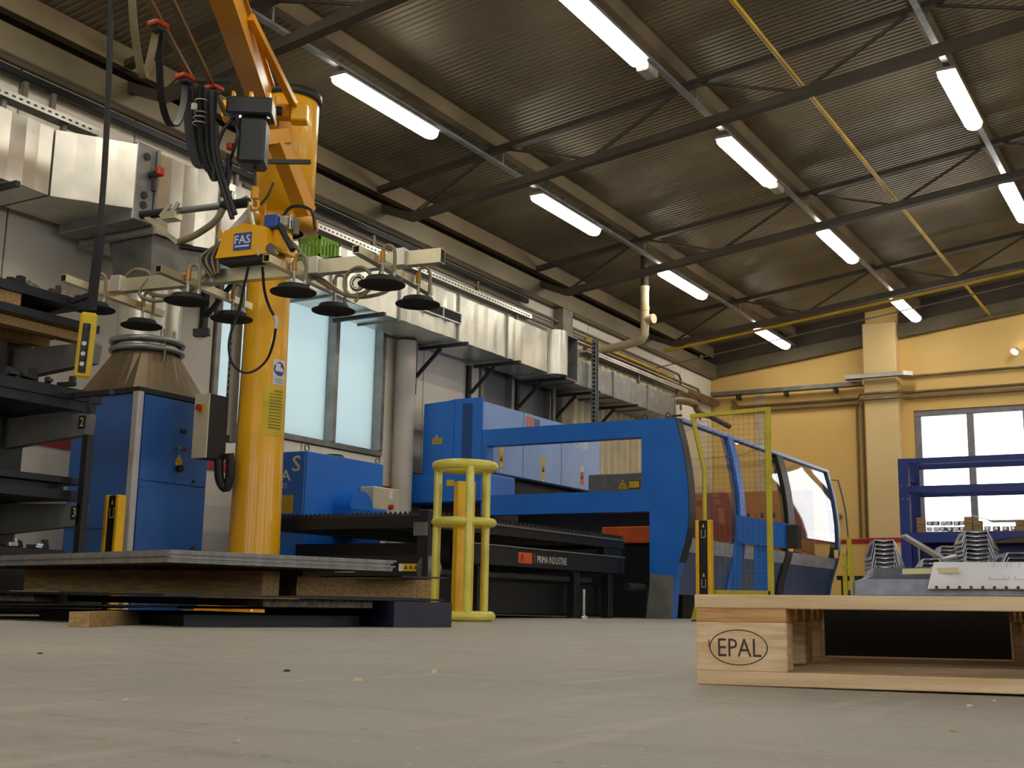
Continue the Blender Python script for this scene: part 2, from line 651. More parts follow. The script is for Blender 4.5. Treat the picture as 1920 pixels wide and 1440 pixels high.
def wall_cells(plane, a_edges, z_edges, holes, t0, t1):
    mb = MB()
    for i in range(len(a_edges) - 1):
        for j in range(len(z_edges) - 1):
            a0, a1, z0, z1 = a_edges[i], a_edges[i + 1], z_edges[j], z_edges[j + 1]
            ca, cz = (a0 + a1) / 2, (z0 + z1) / 2
            if any(h[0] < ca < h[1] and h[2] < cz < h[3] for h in holes):
                continue
            if plane == 'x':
                mb.bx(t0, t1, a0, a1, z0, z1)
            else:
                mb.bx(a0, a1, t0, t1, z0, z1)
    return mb

# left wall: white prefab panels, frosted window strip behind the column, a dull one further on
WIN_L = (8.12, 10.80, 1.72, 3.40)
WIN_D = (12.85, 14.75, 1.30, 3.30)
wl = struct(wall_cells('x', [-8.2, 8.12, 10.80, 12.85, 14.75, 21.2], [0, 1.30, 1.72, 3.30, 3.40, 4.34], [WIN_L, WIN_D], -8.4, -8.2).build('wall_left', 'joint_grey'))
ys = [3.4, 4.6, 5.8, 7.0, 8.12, 10.80, 11.60, 12.50, 12.85, 14.75, 15.9, 17.1, 18.3, 19.5, 20.98]
for i in range(len(ys) - 1):
    y0, y1 = ys[i] + 0.008, ys[i + 1] - 0.008
    if ys[i] in (8.12, 12.85):
        w = WIN_L if ys[i] == 8.12 else WIN_D
        for a, b in ((y0, (y0 + y1) / 2 - 0.008), ((y0 + y1) / 2 + 0.008, y1)):
            MB().bx(-8.2, -8.165, a, b, 0.02, w[2] - 0.01, 0.006).build('wall_panel', 'white_wall', wl)
            MB().bx(-8.2, -8.165, a, b, w[3] + 0.01, 4.33, 0.006).build('wall_panel', 'white_wall', wl)
    else:
        MB().bx(-8.2, -8.165, y0, y1, 0.02, 4.33, 0.006).build('wall_panel', 'white_wall', wl)
struct(MB().bx(-8.165, -8.155, 3.4, 20.98, 1.30, 1.40).build('trim_1', 'stripe_red'))

# frosted windows in the left wall
def side_window(name, w, pane, edges):
    mb = MB()
    y0, y1, z0, z1 = w
    mb.bx(-8.30, -8.14, y0, y1, z0, z0 + 0.06, 0.004).bx(-8.30, -8.14, y0, y1, z1 - 0.06, z1, 0.004)
    for y in edges:
        mb.bx(-8.30, -8.13, y - 0.035, y + 0.035, z0 + 0.06, z1 - 0.06, 0.006)
    o = struct(mb.build(name, 'frame_alu'))
    for a, b in zip(edges[:-1], edges[1:]):
        MB().bx(-8.26, -8.245, a + 0.035, b - 0.035, z0 + 0.06, z1 - 0.06).build('pane', pane, o)
side_window('window_1', WIN_L, 'frosted_pane', [8.155, 9.03, 9.93, 10.765])
side_window('window_2', WIN_D, 'dull_pane', [12.885, 13.66, 14.715])

# round steel stanchion and flat pilasters on the left wall
solo(MB().cyl((-8.02, 11.03, 0), (-8.02, 11.03, 3.08), 0.12, n=20), 'wall_stanchion', 'stanchion_pale', 'round pale stanchion against the left wall right of the frosted window', 'column', at=(-8.02, 11.03, 0))
solo(MB().bx(-8.165, -8.0, 14.8, 15.1, 0, 4.33, 0.01), 'wall_pilaster', 'joint_grey', 'flat grey pilaster on the left wall behind the duct outlet', 'column', at=(-8.08, 14.95, 0))
# profiled cream sheets on the wall further back
rib = MB()
pts = []
y = 15.15
while y < 18.3:
    pts += [(y, -8.10), (y + 0.09, -8.10), (y + 0.12, -8.05), (y + 0.19, -8.05)]
    y += 0.22
for z0, z1 in ((1.45, 3.72),):
    vs = [(x, yy, z0) for yy, x in pts] + [(x, yy, z1) for yy, x in pts]
    n = len(pts)
    rib.add(vs, [(i, i + 1, n + i + 1, n + i) for i in range(n - 1)])
    rib.bx(-8.15, -8.11, 15.15, 18.3, z0, z1)
solo(rib, 'profiled_cladding', 'ribbed_cream', 'cream profiled cladding sheets with vertical ribs on the left wall', 'cladding', at=(-8.1, 16.7, 1.45))
solo(MB().bx(-8.15, -8.08, 11.22, 12.1, 0.0, 1.60, 0.01), 'wall_plate', 'machine_grey', 'stained grey plate on the lower left wall beside the blue generator', 'panel', at=(-8.1, 11.6, 0))

# end wall with one large window
WIN_E = (-4.50, -2.66, 1.05, 3.50)
wall_end = struct(wall_cells('y', [-8.4, -4.50, -2.66, 10.2], [0, 1.05, 3.50, 6.6], [WIN_E], 21.0, 21.2).build('wall_end', 'cream_wall'))
struct(MB().bx(-8.15, -5.26, 20.985, 21.0, 1.245, 1.325).bx(-5.262, -4.698, 20.705, 20.72, 1.245, 1.325).bx(-4.69, 3, 20.985, 21.0, 1.245 - 0.9, 1.325 - 0.9).build('trim_2', 'stripe_red'))
struct(MB().bx(-5.26, -4.70, 20.72, 21.0, 0, 5.05, 0.015).build('trim_3', 'pillar_cream'))
mb = MB()
x0, x1, z0, z1 = WIN_E
mb.bx(x0, x1, 21.02, 21.12, z1 - 0.10, z1, 0.008).bx(x0, x1, 21.02, 21.12, z0, z0 + 0.08, 0.008)
mb.bx(x0, x0 + 0.11, 21.02, 21.12, z0 + 0.08, z1 - 0.10, 0.008).bx(x1 - 0.11, x1, 21.02, 21.12, z0 + 0.08, z1 - 0.10, 0.008)
mb.bx(-3.65, -3.54, 21.02, 21.12, z0 + 0.08, z1 - 0.10, 0.008)
we = struct(mb.build('window_3', 'frame_grey'))
MB().bx(x0 + 0.11, -3.65, 21.06, 21.07, z0 + 0.08, z1 - 0.10).build('pane', 'window_glass', we)
MB().bx(-3.54, x1 - 0.11, 21.06, 21.07, z0 + 0.08, z1 - 0.10).build('pane', 'window_glass', we)
# walls out of view; their windows are added to bring in daylight fill
HR = [(-6.0, -2.0, 1.1, 3.7), (0.0, 4.0, 1.1, 3.7), (6.0, 10.0, 1.1, 3.7), (12.0, 16.0, 1.1, 3.7)]
HB = [(-7.0, -3.5, 1.1, 3.7), (-2.0, 1.5, 1.1, 3.7), (3.0, 6.5, 1.1, 3.7)]
struct(wall_cells('x', sorted({-8.2, 21.2, *[v for h in HR for v in h[:2]]}), [0, 1.1, 3.7, 5.5], HR, 10.0, 10.2).build('wall_right', 'white_wall'))
struct(wall_cells('y', sorted({-8.4, 10.2, *[v for h in HB for v in h[:2]]}), [0, 1.1, 3.7, 6.6], HB, -8.2, -8.0).build('wall_back', 'cream_wall'))
for k, h in enumerate(HR):
    w_ = struct(MB().bx(10.05, 10.13, h[0], h[1], h[2], h[2] + 0.07).bx(10.05, 10.13, h[0], h[1], h[3] - 0.07, h[3]).bx(10.05, 10.13, (h[0] + h[1]) / 2 - 0.04, (h[0] + h[1]) / 2 + 0.04, h[2] + 0.07, h[3] - 0.07).build('window_%d' % (4 + k), 'frame_grey'))
    MB().bx(10.08, 10.09, h[0], h[1], h[2] + 0.07, h[3] - 0.07).build('pane', 'window_glass', w_)
for k, h in enumerate(HB):
    w_ = struct(MB().bx(h[0], h[1], -8.13, -8.05, h[2], h[2] + 0.07).bx(h[0], h[1], -8.13, -8.05, h[3] - 0.07, h[3]).bx((h[0] + h[1]) / 2 - 0.04, (h[0] + h[1]) / 2 + 0.04, -8.13, -8.05, h[2] + 0.07, h[3] - 0.07).build('window_%d' % (8 + k), 'frame_grey'))
    MB().bx(h[0], h[1], -8.10, -8.09, h[2] + 0.07, h[3] - 0.07).build('pane', 'window_glass', w_)
# eave of the left wall: beam on the wall head, dark soffit boards and the eave purlin above
solo(MB().bx(-8.4, -8.02, -8.2, 20.98, 4.335, 4.58, 0.01), 'eave_beam', 'deck_metal', 'brown eave beam along the head of the left wall', 'beam', at=(-8.2, 3.4, 4.335))
solo(MB().bx(-8.42, -8.38, -8.2, 20.98, 4.585, 4.92), 'eave_board', 'steel_brown', 'dark eave board above the left wall beam', 'board', at=(-8.4, 3.4, 4.58))
solo(MB().bx(-8.20, -8.10, 3.0, 20.98, 4.73, 4.745).bx(-8.11, -8.10, 3.0, 20.98, 4.745, 4.93), 'eave_purlin', 'purlin_cream', 'cream eave purlin above the left wall', 'purlin', at=(-8.15, 3.0, 4.73))

# roof deck: trapezoidal sheet, ribs running down the slope
def deck():
    mb = MB()
    for xa, xb in ((-8.6, 3.0), (3.0, 10.2)):
        prof = []
        y = -8.2
        while y < 21.2:
            prof += [(y, 0), (y + 0.033, 0), (y + 0.042, 0.008), (y + 0.066, 0.008)]
            y += 0.075
        n = len(prof)
        vs = [(xa, yy, roof(xa, 5.17) + dz) for yy, dz in prof] + [(xb, yy, roof(xb, 5.17) + dz) for yy, dz in prof]
        mb.add(vs, [(i, i + 1, n + i + 1, n + i) for i in range(n - 1)])
        mb.add([(xa, -8.2, roof(xa, 5.28)), (xb, -8.2, roof(xb, 5.28)), (xb, 21.2, roof(xb, 5.28)), (xa, 21.2, roof(xa, 5.28))], [(0, 1, 2, 3)])
    return mb
struct(deck().build('ceiling', 'deck_metal'))

# steel angle hanging from the roof near the crane
solo(MB().bx(-7.02, -7.01, 7.28, 7.36, 4.35, 5.08).bx(-7.01, -6.95, 7.28, 7.29, 4.35, 5.08), 'hanging_angle', 'galvanised_dull', 'pale steel angle hanging from the roof right of the jib arm', 'angle', at=(-7.0, 7.3, 4.35))
# purlins along the hall, over the lamp rows
PX = [(-6.56, 'cream roof purlin above the left lamp row'), (-4.34, 'cream roof purlin above the middle lamp row'), (-2.10, 'cream roof purlin above the right lamp row'), (0.12, 'cream roof purlin right of all lamp rows')]
for x, lab in PX:
    mb = MB()
    zb, zt = roof(x, 4.995), roof(x, 5.165)
    mb.bx(x - 0.05, x + 0.05, 3.0, 20.98, zb, zb + 0.008).bx(x - 0.05, x + 0.05, 3.0, 20.98, zt - 0.012, zt - 0.004).bx(x + 0.035, x + 0.045, 3.0, 20.98, zb + 0.008, zt - 0.012)
    solo(mb, 'roof_purlin', 'purlin_cream', lab, 'purlin', 'roof purlins', (x, 3.0, zb))

# trusses: two chords, bent double rods between
def truss(y, lab):
    t = thing('roof_truss', lab, 'truss', (-7.63, y, roof(-7.63, 4.45)), 0, 'roof trusses')
    def sb(name, xa, za, xb, zb, w, h):
        MB().bar((xa, y, za), (xb, y, zb), w, h).build(name, 'steel_brown', t)
    sb('lower_chord', -7.63, roof(-7.63, 4.50), 3.0, roof(3.0, 4.50), 0.10, 0.085)
    sb('upper_chord', -8.16, roof(-8.16, 4.955), 3.0, roof(3.0, 4.955), 0.09, 0.06)
    sb('end_brace', -8.16, roof(-8.16, 4.78), -7.63, roof(-7.63, 4.50), 0.10, 0.085)
    nodes = [-7.63 + 2.24 * k for k in range(5)]
    for k, x in enumerate(nodes):
        for sg in (-1, 1):
            if k == 0 and sg < 0:
                continue
            xt = x + sg * 1.0
            mb = MB()
            for dy in (-0.022, 0.022):
                mb.tube([(x, y + dy, roof(x, 4.535)), (x + sg * 0.10, y + dy, roof(x + sg * 0.1, 4.56)), (xt, y + dy, roof(xt, 4.93))], 0.009, 6, smooth=2)
            mb.build('web_rod', 'steel_brown', t)
    return t
for y, lab in ((6.8, 'roof truss nearest the camera, above the yellow crane'), (10.5, 'second roof truss from the camera, above the shuttle table'), (14.2, 'third roof truss from the camera, above the machine glass'), (17.9, 'farthest roof truss, with the yellow pipe below it')):
    truss(y, lab)
# edge beam on the end wall
mb = MB().bar((-8.15, 20.93, roof(-8.15, 4.65)), (-5.26, 20.93, roof(-5.26, 4.65)), 0.12, 0.22)
solo(mb, 'wall_beam', 'beam_brown', 'brown sloping roof beam on the end wall left of the pillar', 'beam', 'end wall beams', (-8.15, 20.93, 4.4))
mb = MB().bar((-4.70, 20.93, roof(-4.70, 4.68)), (3.0, 20.93, roof(3.0, 4.68)), 0.12, 0.24)
solo(mb, 'wall_beam', 'beam_brown', 'brown sloping roof beam on the end wall right of the pillar', 'beam', 'end wall beams', (-4.70, 20.93, 4.8))

for xa, xb, lab in ((-8.3, -5.27, 'left'), (-4.69, 3.0, 'right')):
    zb = 4.77 if lab == 'left' else 4.81
    q = [(xa, roof(xa, zb)), (xb, roof(xb, zb)), (xb, roof(xb, 5.16)), (xa, roof(xa, 5.16))]
    solo(MB().prism(q, 'y', 20.955, 20.995), 'gable_board', 'steel_brown', 'dark gable board above the end wall beam %s of the pillar' % lab, 'board', 'gable boards', (xa, 20.97, roof(xa, 4.77)))
# lamp rows: perforated tray with fluorescent battens below
ROWS = [(-6.5, 4.69, 'left'), (-4.25, 4.95, 'middle'), (-2.0, 5.21, 'right')]
LY = [(7.76, 'nearest'), (11.34, 'second nearest'), (14.90, 'third'), (18.84, 'farthest')]
def lamp_proto():
    t = thing('batten_lamp', 'x', 'lamp', (0, 0, 0))
    b = MB()
    b.prism([(-0.09, 0.028), (-0.075, 0.05), (0.075, 0.05), (0.09, 0.028), (0.09, 0.018), (-0.09, 0.018)], 'y', 0, 1.5)
    b.build('housing', 'lamp_body', t)
    d = MB()
    ring = lambda y, k: [(x * k, y, z) for x, z in ((-0.086, 0.017), (-0.086, -0.012), (-0.068, -0.038), (-0.025, -0.050), (0.025, -0.050), (0.068, -0.038), (0.086, -0.012), (0.086, 0.017))]
    vs = []
    for y, k in ((0.0, 0.72), (0.02, 0.93), (0.05, 1.0), (1.45, 1.0), (1.48, 0.93), (1.5, 0.72)):
        vs += ring(y, k)
    fs = []
    for i in range(5):
        fs += [(i * 8 + k, i * 8 + (k + 1) % 8, i * 8 + 8 + (k + 1) % 8, i * 8 + 8 + k) for k in range(8)]
    fs += [tuple(range(7, -1, -1)), tuple(range(40, 48))]
    d.add(vs, fs, True)
    d.build('diffuser', 'lamp_glow', t)
    for y in (0.25, 1.25):
        MB().bx(-0.02, 0.02, y - 0.015, y + 0.015, 0.05, 0.095).build('bracket', 'galvanised_dull', t)
    return t
lp = None
for x, z, side in ROWS:
    for y, nm in LY:
        lab = '%s fluorescent batten lamp in the %s row under the roof' % (nm, side)
        if lp is None:
            lp = lamp_proto()
            lp.location = (x, y, z)
            ORIGIN[lp.name] = V(x, y, z)
            lp['label'] = lab
            lp['group'] = 'fluorescent batten lamps'
        else:
            dup(lp, (x, y, z), None, lab)
for x in (-6.5, -4.25, -2.0):
    for y in (4.2, 0.6, -3.0, -6.2):
        dup(lp, (x, y, {-6.5: 4.69, -4.25: 4.95, -2.0: 5.21}[x]), None, 'fluorescent batten lamp in the hall behind the camera')
for x in (2.5, 7.0):
    for y in (18.8, 13.0, 7.7, 2.4, -3.0):
        dup(lp, (x, y, roof(x, 4.69)), None, 'fluorescent batten lamp over the other half of the hall')
for x, z, side in ROWS:
    mb = MB()
    for a, b in ((3.0, 20.9),):
        mb.bx(x - 0.03, x + 0.03, a, b, z + 0.096, z + 0.100).bx(x - 0.03, x - 0.027, a, b, z + 0.100, z + 0.125).bx(x + 0.027, x + 0.03, a, b, z + 0.100, z + 0.125)
    t = thing('cable_tray', 'perforated cable tray carrying the %s lamp row' % side, 'cable tray', (x, 3.0, z + 0.1), 0, 'cable trays under the roof')
    mb.build('channel', 'galvanised_dull', t)
    for y in (6.9, 10.6, 14.3, 18.0):
        MB().bx(x - 0.006, x + 0.006, y - 0.015, y + 0.015, z + 0.12, roof(x, 5.0)).build('hanger', 'galvanised_dull', t)
for p, lab in (((-4.25, 9.42, 4.93), 'grey junction box at the end of the nearest middle lamp'), ((-4.25, 13.05, 4.96), 'grey junction box at the end of the second middle lamp')):
    solo(MB().box(p, (0.12, 0.24, 0.08), 0.012), 'junction_box', 'lamp_body', lab, 'box', 'junction boxes', p)

# ================================================================ services on the walls and under the roof
def facets(mb, x, y0, y1, z0, z1, n, amp=0.012):
    """front skin of a sheet-metal duct: shallow folds"""
    vs, k = [], 0
    for i in range(n + 1):
        yy = y0 + (y1 - y0) * i / n
        dx = amp * random.uniform(0.5, 1.8) if i % 2 else amp * random.uniform(0.05, 0.35)
        if i in (0, n):
            dx = 0.002
        vs += [(x + dx, yy, z0), (x + dx * 1.15, yy, (z0 + z1) / 2), (x + dx, yy, z1)]
    fs = []
    for i in range(n):
        o = i * 3
        fs += [(o, o + 3, o + 4, o + 1), (o + 1, o + 4, o + 5, o + 2)]
    mb.add(vs, fs)

duct = thing('ventilation_duct', 'long galvanised rectangular ventilation duct along the left wall', 'duct', (-7.8, 4.4, 3.1))
def duct_sec(y0, y1, x1, z0, z1, n):
    mb = MB().bx(-8.04, x1 - 0.002, y0 + 0.012, y1 - 0.012, z0, z1)
    facets(mb, x1, y0 + 0.012, y1 - 0.012, z0, z1, n)
    mb.build('duct_section', 'galvanised', duct)
    fl = MB()
    for y in (y0,):
        fl.bx(-8.05, x1 + 0.022, y - 0.012, y + 0.012, z0 - 0.02, z0).bx(-8.05, x1 + 0.022, y - 0.012, y + 0.012, z1, z1 + 0.02).bx(x1, x1 + 0.022, y - 0.012, y + 0.012, z0, z1)
    fl.build('flange', 'galvanised_dull', duct)
duct_sec(4.4, 5.02, -7.5, 3.1, 3.63, 4)
duct_sec(5.02, 5.66, -7.5, 3.1, 3.63, 5)
mb = MB().prism([(-8.04, 5.67), (-7.5, 5.67), (-7.17, 6.18), (-8.04, 6.18)], 'z', 3.1, 3.63)
for k in range(4):
    a, b = k / 4 + 0.01, (k + 1) / 4 - 0.01
    P = lambda t, o: (-7.5 + 0.33 * t + o * 0.84, 5.67 + 0.51 * t - o * 0.54)
    (xa, ya), (xb, yb) = P(a, 0.001), P(b, 0.001 + 0.006 * (k % 2))
    mb.add([(xa, ya, 3.105), (xb, yb, 3.105), (xb, yb, 3.625), (xa, ya, 3.625)], [(0, 1, 2, 3)])
mb.build('duct_transition', 'galvanised', duct)
ap = MB().bx(-8.04, -7.17, 6.18, 6.38, 3.02, 3.66, 0.01).build('access_plate', 'galvanised_dull', duct)
for z in (3.56, 3.24, 3.16, 3.08):
    MB().cyl((-7.172, 6.28, z), (-7.16, 6.28, z), 0.032, n=14).build('grommet', 'dark_steel', ap)
v = MB().cyl((-7.17, 6.33, 3.42), (-7.10, 6.33, 3.42), 0.03, n=10)
v.bar((-7.13, 6.33, 3.42), (-7.12, 6.33, 3.28), 0.03, 0.03)
v.build('valve', 'dark_steel', ap)
MB().box((-7.10, 6.36, 3.45), (0.05, 0.07, 0.07), 0.012).build('valve_lever', 'plastic_red', ap)
duct_sec(6.39, 7.10, -7.17, 2.97, 3.63, 5)
duct_sec(7.10, 7.85, -7.17, 2.97, 3.63, 5)
yy = [7.85, 9.0, 10.15, 11.3, 12.4, 13.45]
for a, b in zip(yy[:-1], yy[1:]):
    duct_sec(a, b, -7.5, 3.1, 3.63, 10)
# outlet: rounded elbow and a mouth facing the hall
n = 8
pl = [(-8.04, 13.46), (-7.5, 13.46)] + [(-7.5, 13.84), (-8.04, 13.84)]
el = MB().prism(pl, 'z', 3.08, 3.68).build('outlet_elbow', 'chrome', duct)
el.active_material = MATS['galvanised']
MB().cyl((-7.50, 13.64, 3.085), (-7.50, 13.64, 3.675), 0.17, n=24).build('outlet_bend', 'chrome', duct).active_material = MATS['galvanised']
mth = MB().pipe((-8.0, 14.0, 3.38), (-7.42, 14.0, 3.38), 0.30, 0.60, 0.012)
mth.bx(-7.98, -7.90, 13.86, 14.14, 3.10, 3.66)
mth.build('outlet_mouth', 'galvanised_dull', duct)
for a, b in ((14.2, 15.4), (15.4, 16.6), (16.6, 17.65)):
    mb = MB().bx(-8.04, -7.5, a + 0.01, b - 0.01, 3.08, 3.42)
    facets(mb, -7.498, a + 0.01, b - 0.01, 3.08, 3.42, 2, 0.004)
    mb.build('duct_section', 'galvanised_dull', duct)
    MB().bx(-8.05, -7.48, b - 0.01, b + 0.01, 3.06, 3.44).build('flange', 'galvanised_dull', duct)
# supply grille
g = MB().bx(-7.495, -7.46, 10.58, 11.33, 3.285, 3.30).bx(-7.495, -7.46, 10.58, 11.33, 3.405, 3.42)
for y in (10.585, 10.955, 11.325):
    g.bx(-7.495, -7.46, y - 0.01, y + 0.01, 3.30, 3.405)
g = g.build('grille', 'plastic_white', duct)
MB().bx(-7.495, -7.468, 10.595, 11.315, 3.30, 3.405).build('backing', 'machine_black', g)
for k in range(5):
    MB().bar((-7.464, 10.60, 3.312 + 0.02 * k), (-7.464, 11.31, 3.312 + 0.02 * k), 0.010, 0.004).build('slat', 'dark_steel', g)

# wall brackets that carry the duct
def duct_bracket(y, lab, z=3.085, brace=True):
    t = thing('duct_bracket', lab, 'bracket', (-8.1, y, 2.5), 0, 'brackets under the ventilation duct')
    MB().bx(-8.06, -7.38, y - 0.02, y + 0.02, z - 0.045, z - 0.005).build('arm', 'dark_steel', t)
    if brace:
        MB().bx(-8.16, -8.11, y - 0.03, y + 0.03, z - 0.56, z - 0.005).build('wall_leg', 'dark_steel', t)
        MB().bar((-8.10, y, z - 0.36), (-7.76, y, z - 0.05), 0.035, 0.035).build('brace', 'dark_steel', t)
duct_bracket(5.3, 'dark bracket under the duct above the cantilever rack')
duct_bracket(7.95, 'dark bracket under the duct left of the yellow column')
duct_bracket(9.75, 'bare angle under the duct above the frosted window', 3.085, False)
duct_bracket(11.35, 'braced bracket under the duct beside the round stanchion')
duct_bracket(12.55, 'braced bracket under the duct above the blue generator')
duct_bracket(13.75, 'braced bracket just under the duct outlet')
duct_bracket(14.75, 'braced bracket behind the slotted upright', 3.06)
duct_bracket(16.0, 'farthest bracket, under the thin end of the duct', 3.06)

# rails, pipes and trays along the left wall
def run(name, pts, r, m, lab, cat, group=None, n=10, smooth=0):
    return solo(MB().tube(pts, r, n, smooth=smooth), name, m, lab, cat, group, pts[0])
t = thing('conductor_rail', 'black conductor rail high on the left wall', 'rail', (-8.08, 4.4, 4.22))
MB().bx(-8.11, -8.05, 4.4, 13.9, 4.19, 4.26, 0.01).build('rail', 'black_steel', t)
for y in (5.78, 6.05, 8.2, 10.4, 12.6):
    MB().bx(-8.10, -8.06, y - 0.02, y + 0.02, 4.0, 4.19).build('hanger', 'pipe_grey', t)
run('wall_pipe', [(-8.08, 8.3, 4.12), (-8.08, 19.2, 4.12), (-8.08, 19.3, 4.05), (-8.08, 19.3, 3.5)], 0.022, 'pipe_grey', 'upper thin grey pipe high on the left wall', 'pipe', 'thin pipes on the left wall')
run('wall_pipe', [(-8.08, 8.3, 4.00), (-8.08, 20.1, 4.00), (-8.08, 20.2, 3.93), (-8.08, 20.2, 3.45)], 0.022, 'pipe_grey', 'lower thin grey pipe high on the left wall', 'pipe', 'thin pipes on the left wall')
run('wall_pipe', [(-8.04, 15.6, 3.86), (-8.04, 20.9, 3.86)], 0.07, 'hood_metal', 'thick brown pipe on the left wall near the corner', 'pipe', n=14)
def tray(x, y0, y1, z, w, lab, zf=3.632):
    t = thing('cable_tray', lab, 'cable tray', (x, y0, z), 0, 'trays along the left wall')
    mb = MB().bx(x - w / 2, x + w / 2, y0, y1, z, z + 0.004)
    mb.build('base', 'zinc_bracket', t)
    for sx in (-1, 1):
        MB().bx(x + sx * w / 2 - 0.003, x + sx * w / 2 + 0.003, y0, y1, z, z + 0.06).build('side_rail', 'galvanised', t)
    p0 = None
    y = y0 + 0.03
    o = w / 2 + 0.004
    slot = MB().bx(x + o, x + o + 0.002, y, y + 0.03, z + 0.02, z + 0.035)
    k = 0
    while y < y1 - 0.05 and k < 130:
        if p0 is None:
            p0 = slot.build('slot', 'dark_steel', t)
        else:
            link_copy(p0, t, (0, k * 0.065, 0))
        k += 1
        y += 0.065
    for yy_ in (y0 + 0.3, (y0 + y1) / 2, y1 - 0.3):
        MB().bx(x - 0.02, x + 0.02, yy_ - 0.02, yy_ + 0.02, zf, z).build('foot', 'zinc_bracket', t)
tray(-7.72, 4.5, 6.2, 3.80, 0.12, 'perforated cable tray on the duct at the left edge')
tray(-7.72, 8.3, 13.3, 3.80, 0.12, 'perforated cable tray on the duct right of the yellow column')
tray(-7.72, 14.9, 18.6, 3.66, 0.12, 'perforated cable tray in front of the cream cladding', 3.422)
# beige waste pipe hanging from the roof
t = thing('waste_pipe', 'beige plastic waste pipe dropping from the roof to the duct', 'pipe', (-6.99, 15.39, 3.85))
MB().tube([(-6.99, 15.39, 4.62), (-6.99, 15.39, 4.05), (-7.02, 15.40, 3.92), (-7.14, 15.44, 3.87), (-7.55, 15.54, 3.84), (-8.00, 15.60, 3.82)], 0.062, 14, smooth=5).build('pipe', 'pvc_beige', t)
MB().cyl((-6.99, 15.39, 4.62), (-6.99, 15.39, roof(-6.99, 5.17)), 0.058, n=14).build('stack_pipe', 'steel_brown', t)
MB().cyl((-6.99, 15.39, 4.16), (-6.86, 15.36, 4.16), 0.058, n=14).cyl((-6.87, 15.36, 4.16), (-6.83, 15.35, 4.16), 0.07, n=14).build('clean_out', 'pvc_beige', t)
for p, q in (((-6.99, 15.39, 4.30), (-6.99, 15.39, 4.36)), ((-6.99, 15.39, 4.60), (-6.99, 15.39, 4.66))):
    MB().cyl(p, q, 0.07, n=14).build('socket', 'pvc_beige', t)
# slotted upright in front of the duct
t = thing('slotted_upright', 'slotted galvanised upright standing behind the machine in front of the duct', 'upright', (-7.40, 14.64, 0))
MB().bx(-7.44, -7.43, 14.60, 14.68, 0, 3.76).bx(-7.43, -7.37, 14.60, 14.61, 0, 3.76).bx(-7.43, -7.37, 14.67, 14.68, 0, 3.76).build('channel', 'galvanised_dull', t)
p0 = None
for k in range(24):
    z = 2.3 + 0.06 * k
    if p0 is None:
        p0 = MB().bx(-7.42, -7.38, 14.597, 14.599, 2.3, 2.33).build('slot', 'black_steel', t)
    else:
        link_copy(p0, t, (0, 0, 0.06 * k))
run('wall_pipe', [(-7.95, 14.45, 0.0), (-7.95, 14.45, 3.4)], 0.03, 'pipe_grey', 'upright grey drain pipe left of the slotted upright', 'pipe')
# yellow gas pipes
run('gas_pipe', [(-3.17, 4.0, 5.02), (-3.17, 20.9, 5.02)], 0.022, 'gas_yellow', 'yellow gas pipe running along the hall through the roof trusses', 'pipe', 'yellow gas pipes')
run('gas_pipe', [(-7.75, 17.80, roof(-7.75, 4.38)), (2.8, 17.80, roof(2.8, 4.38))], 0.024, 'gas_yellow', 'yellow gas pipe sloping along the farthest truss', 'pipe', 'yellow gas pipes')
run('gas_pipe', [(-7.86, 15.2, 3.92), (-7.86, 18.4, 3.92)], 0.03, 'gas_yellow', 'short yellow gas pipe above the cream cladding', 'pipe', 'yellow gas pipes')
run('conduit', [(-7.9, 17.75, 3.95), (2.8, 17.75, roof(2.8, 4.26))], 0.009, 'pipe_grey', 'thin grey conduit below the sloping yellow pipe', 'conduit')
# brown flexible exhaust hose with a steel stub
t = thing('exhaust_hose', 'brown flexible exhaust hose end hanging by the end wall', 'hose', (-7.650, 18.818, 3.482))
MB().tube([(-7.75, 17.60, 3.36), (-7.650, 17.994, 3.446), (-7.650, 18.469, 3.502), (-7.650, 18.890, 3.511), (-7.600, 18.979, 3.392), (-7.500, 19.115, 3.351)], 0.07, 12, smooth=4).build('hose', 'hood_metal', t)
MB().cyl((-7.500, 19.164, 3.339), (-7.300, 19.598, 3.202), 0.045, n=12).build('stub', 'steel_brown', t)

# end wall services
t = thing('cable_tray', 'grey cable tray along the end wall up to the pillar', 'cable tray', (-8.1, 20.9, 3.98))
MB().bx(-8.1, -5.3, 20.78, 20.95, 3.98, 3.985).build('base', 'zinc_bracket', t)
MB().bx(-8.1, -5.3, 20.775, 20.78, 3.98, 4.05).build('side_rail', 'zinc_bracket', t)
for x in (-7.6, -6.7, -5.8):
    MB().bx(x - 0.02, x + 0.02, 20.8, 21.0, 3.90, 3.98).build('bracket', 'dark_steel', t)
t = thing('cable_tray', 'perforated tray bent around the cream pillar', 'cable tray', (-5.0, 20.6, 4.10))
MB().prism([(-5.55, 20.55), (-4.55, 20.55), (-4.42, 20.68), (-4.42, 20.9), (-4.68, 20.9), (-4.68, 20.70), (-5.28, 20.70), (-5.30, 20.76), (-5.55, 20.76)], 'z', 4.06, 4.07).build('base', 'galvanised_dull', t)
MB().bx(-5.55, -4.55, 20.545, 20.55, 4.06, 4.13).bar((-4.55, 20.548, 4.095), (-4.42, 20.68, 4.095), 0.006, 0.07).build('side_rail', 'galvanised', t)
for z, lab in ((3.77, 'upper'), (3.67, 'lower')):
    run('wall_pipe', [(-7.75, 20.95, z + 0.12), (-7.62, 20.95, z), (-5.42, 20.95, z), (-5.32, 20.67, z + 0.03), (-4.64, 20.67, z + 0.03), (-4.62, 20.95, z + 0.05), (2.0, 20.95, z + 0.06)], 0.024, 'hood_metal', '%s of the two brown pipes crossing the end wall' % lab, 'pipe', 'pipes across the end wall')
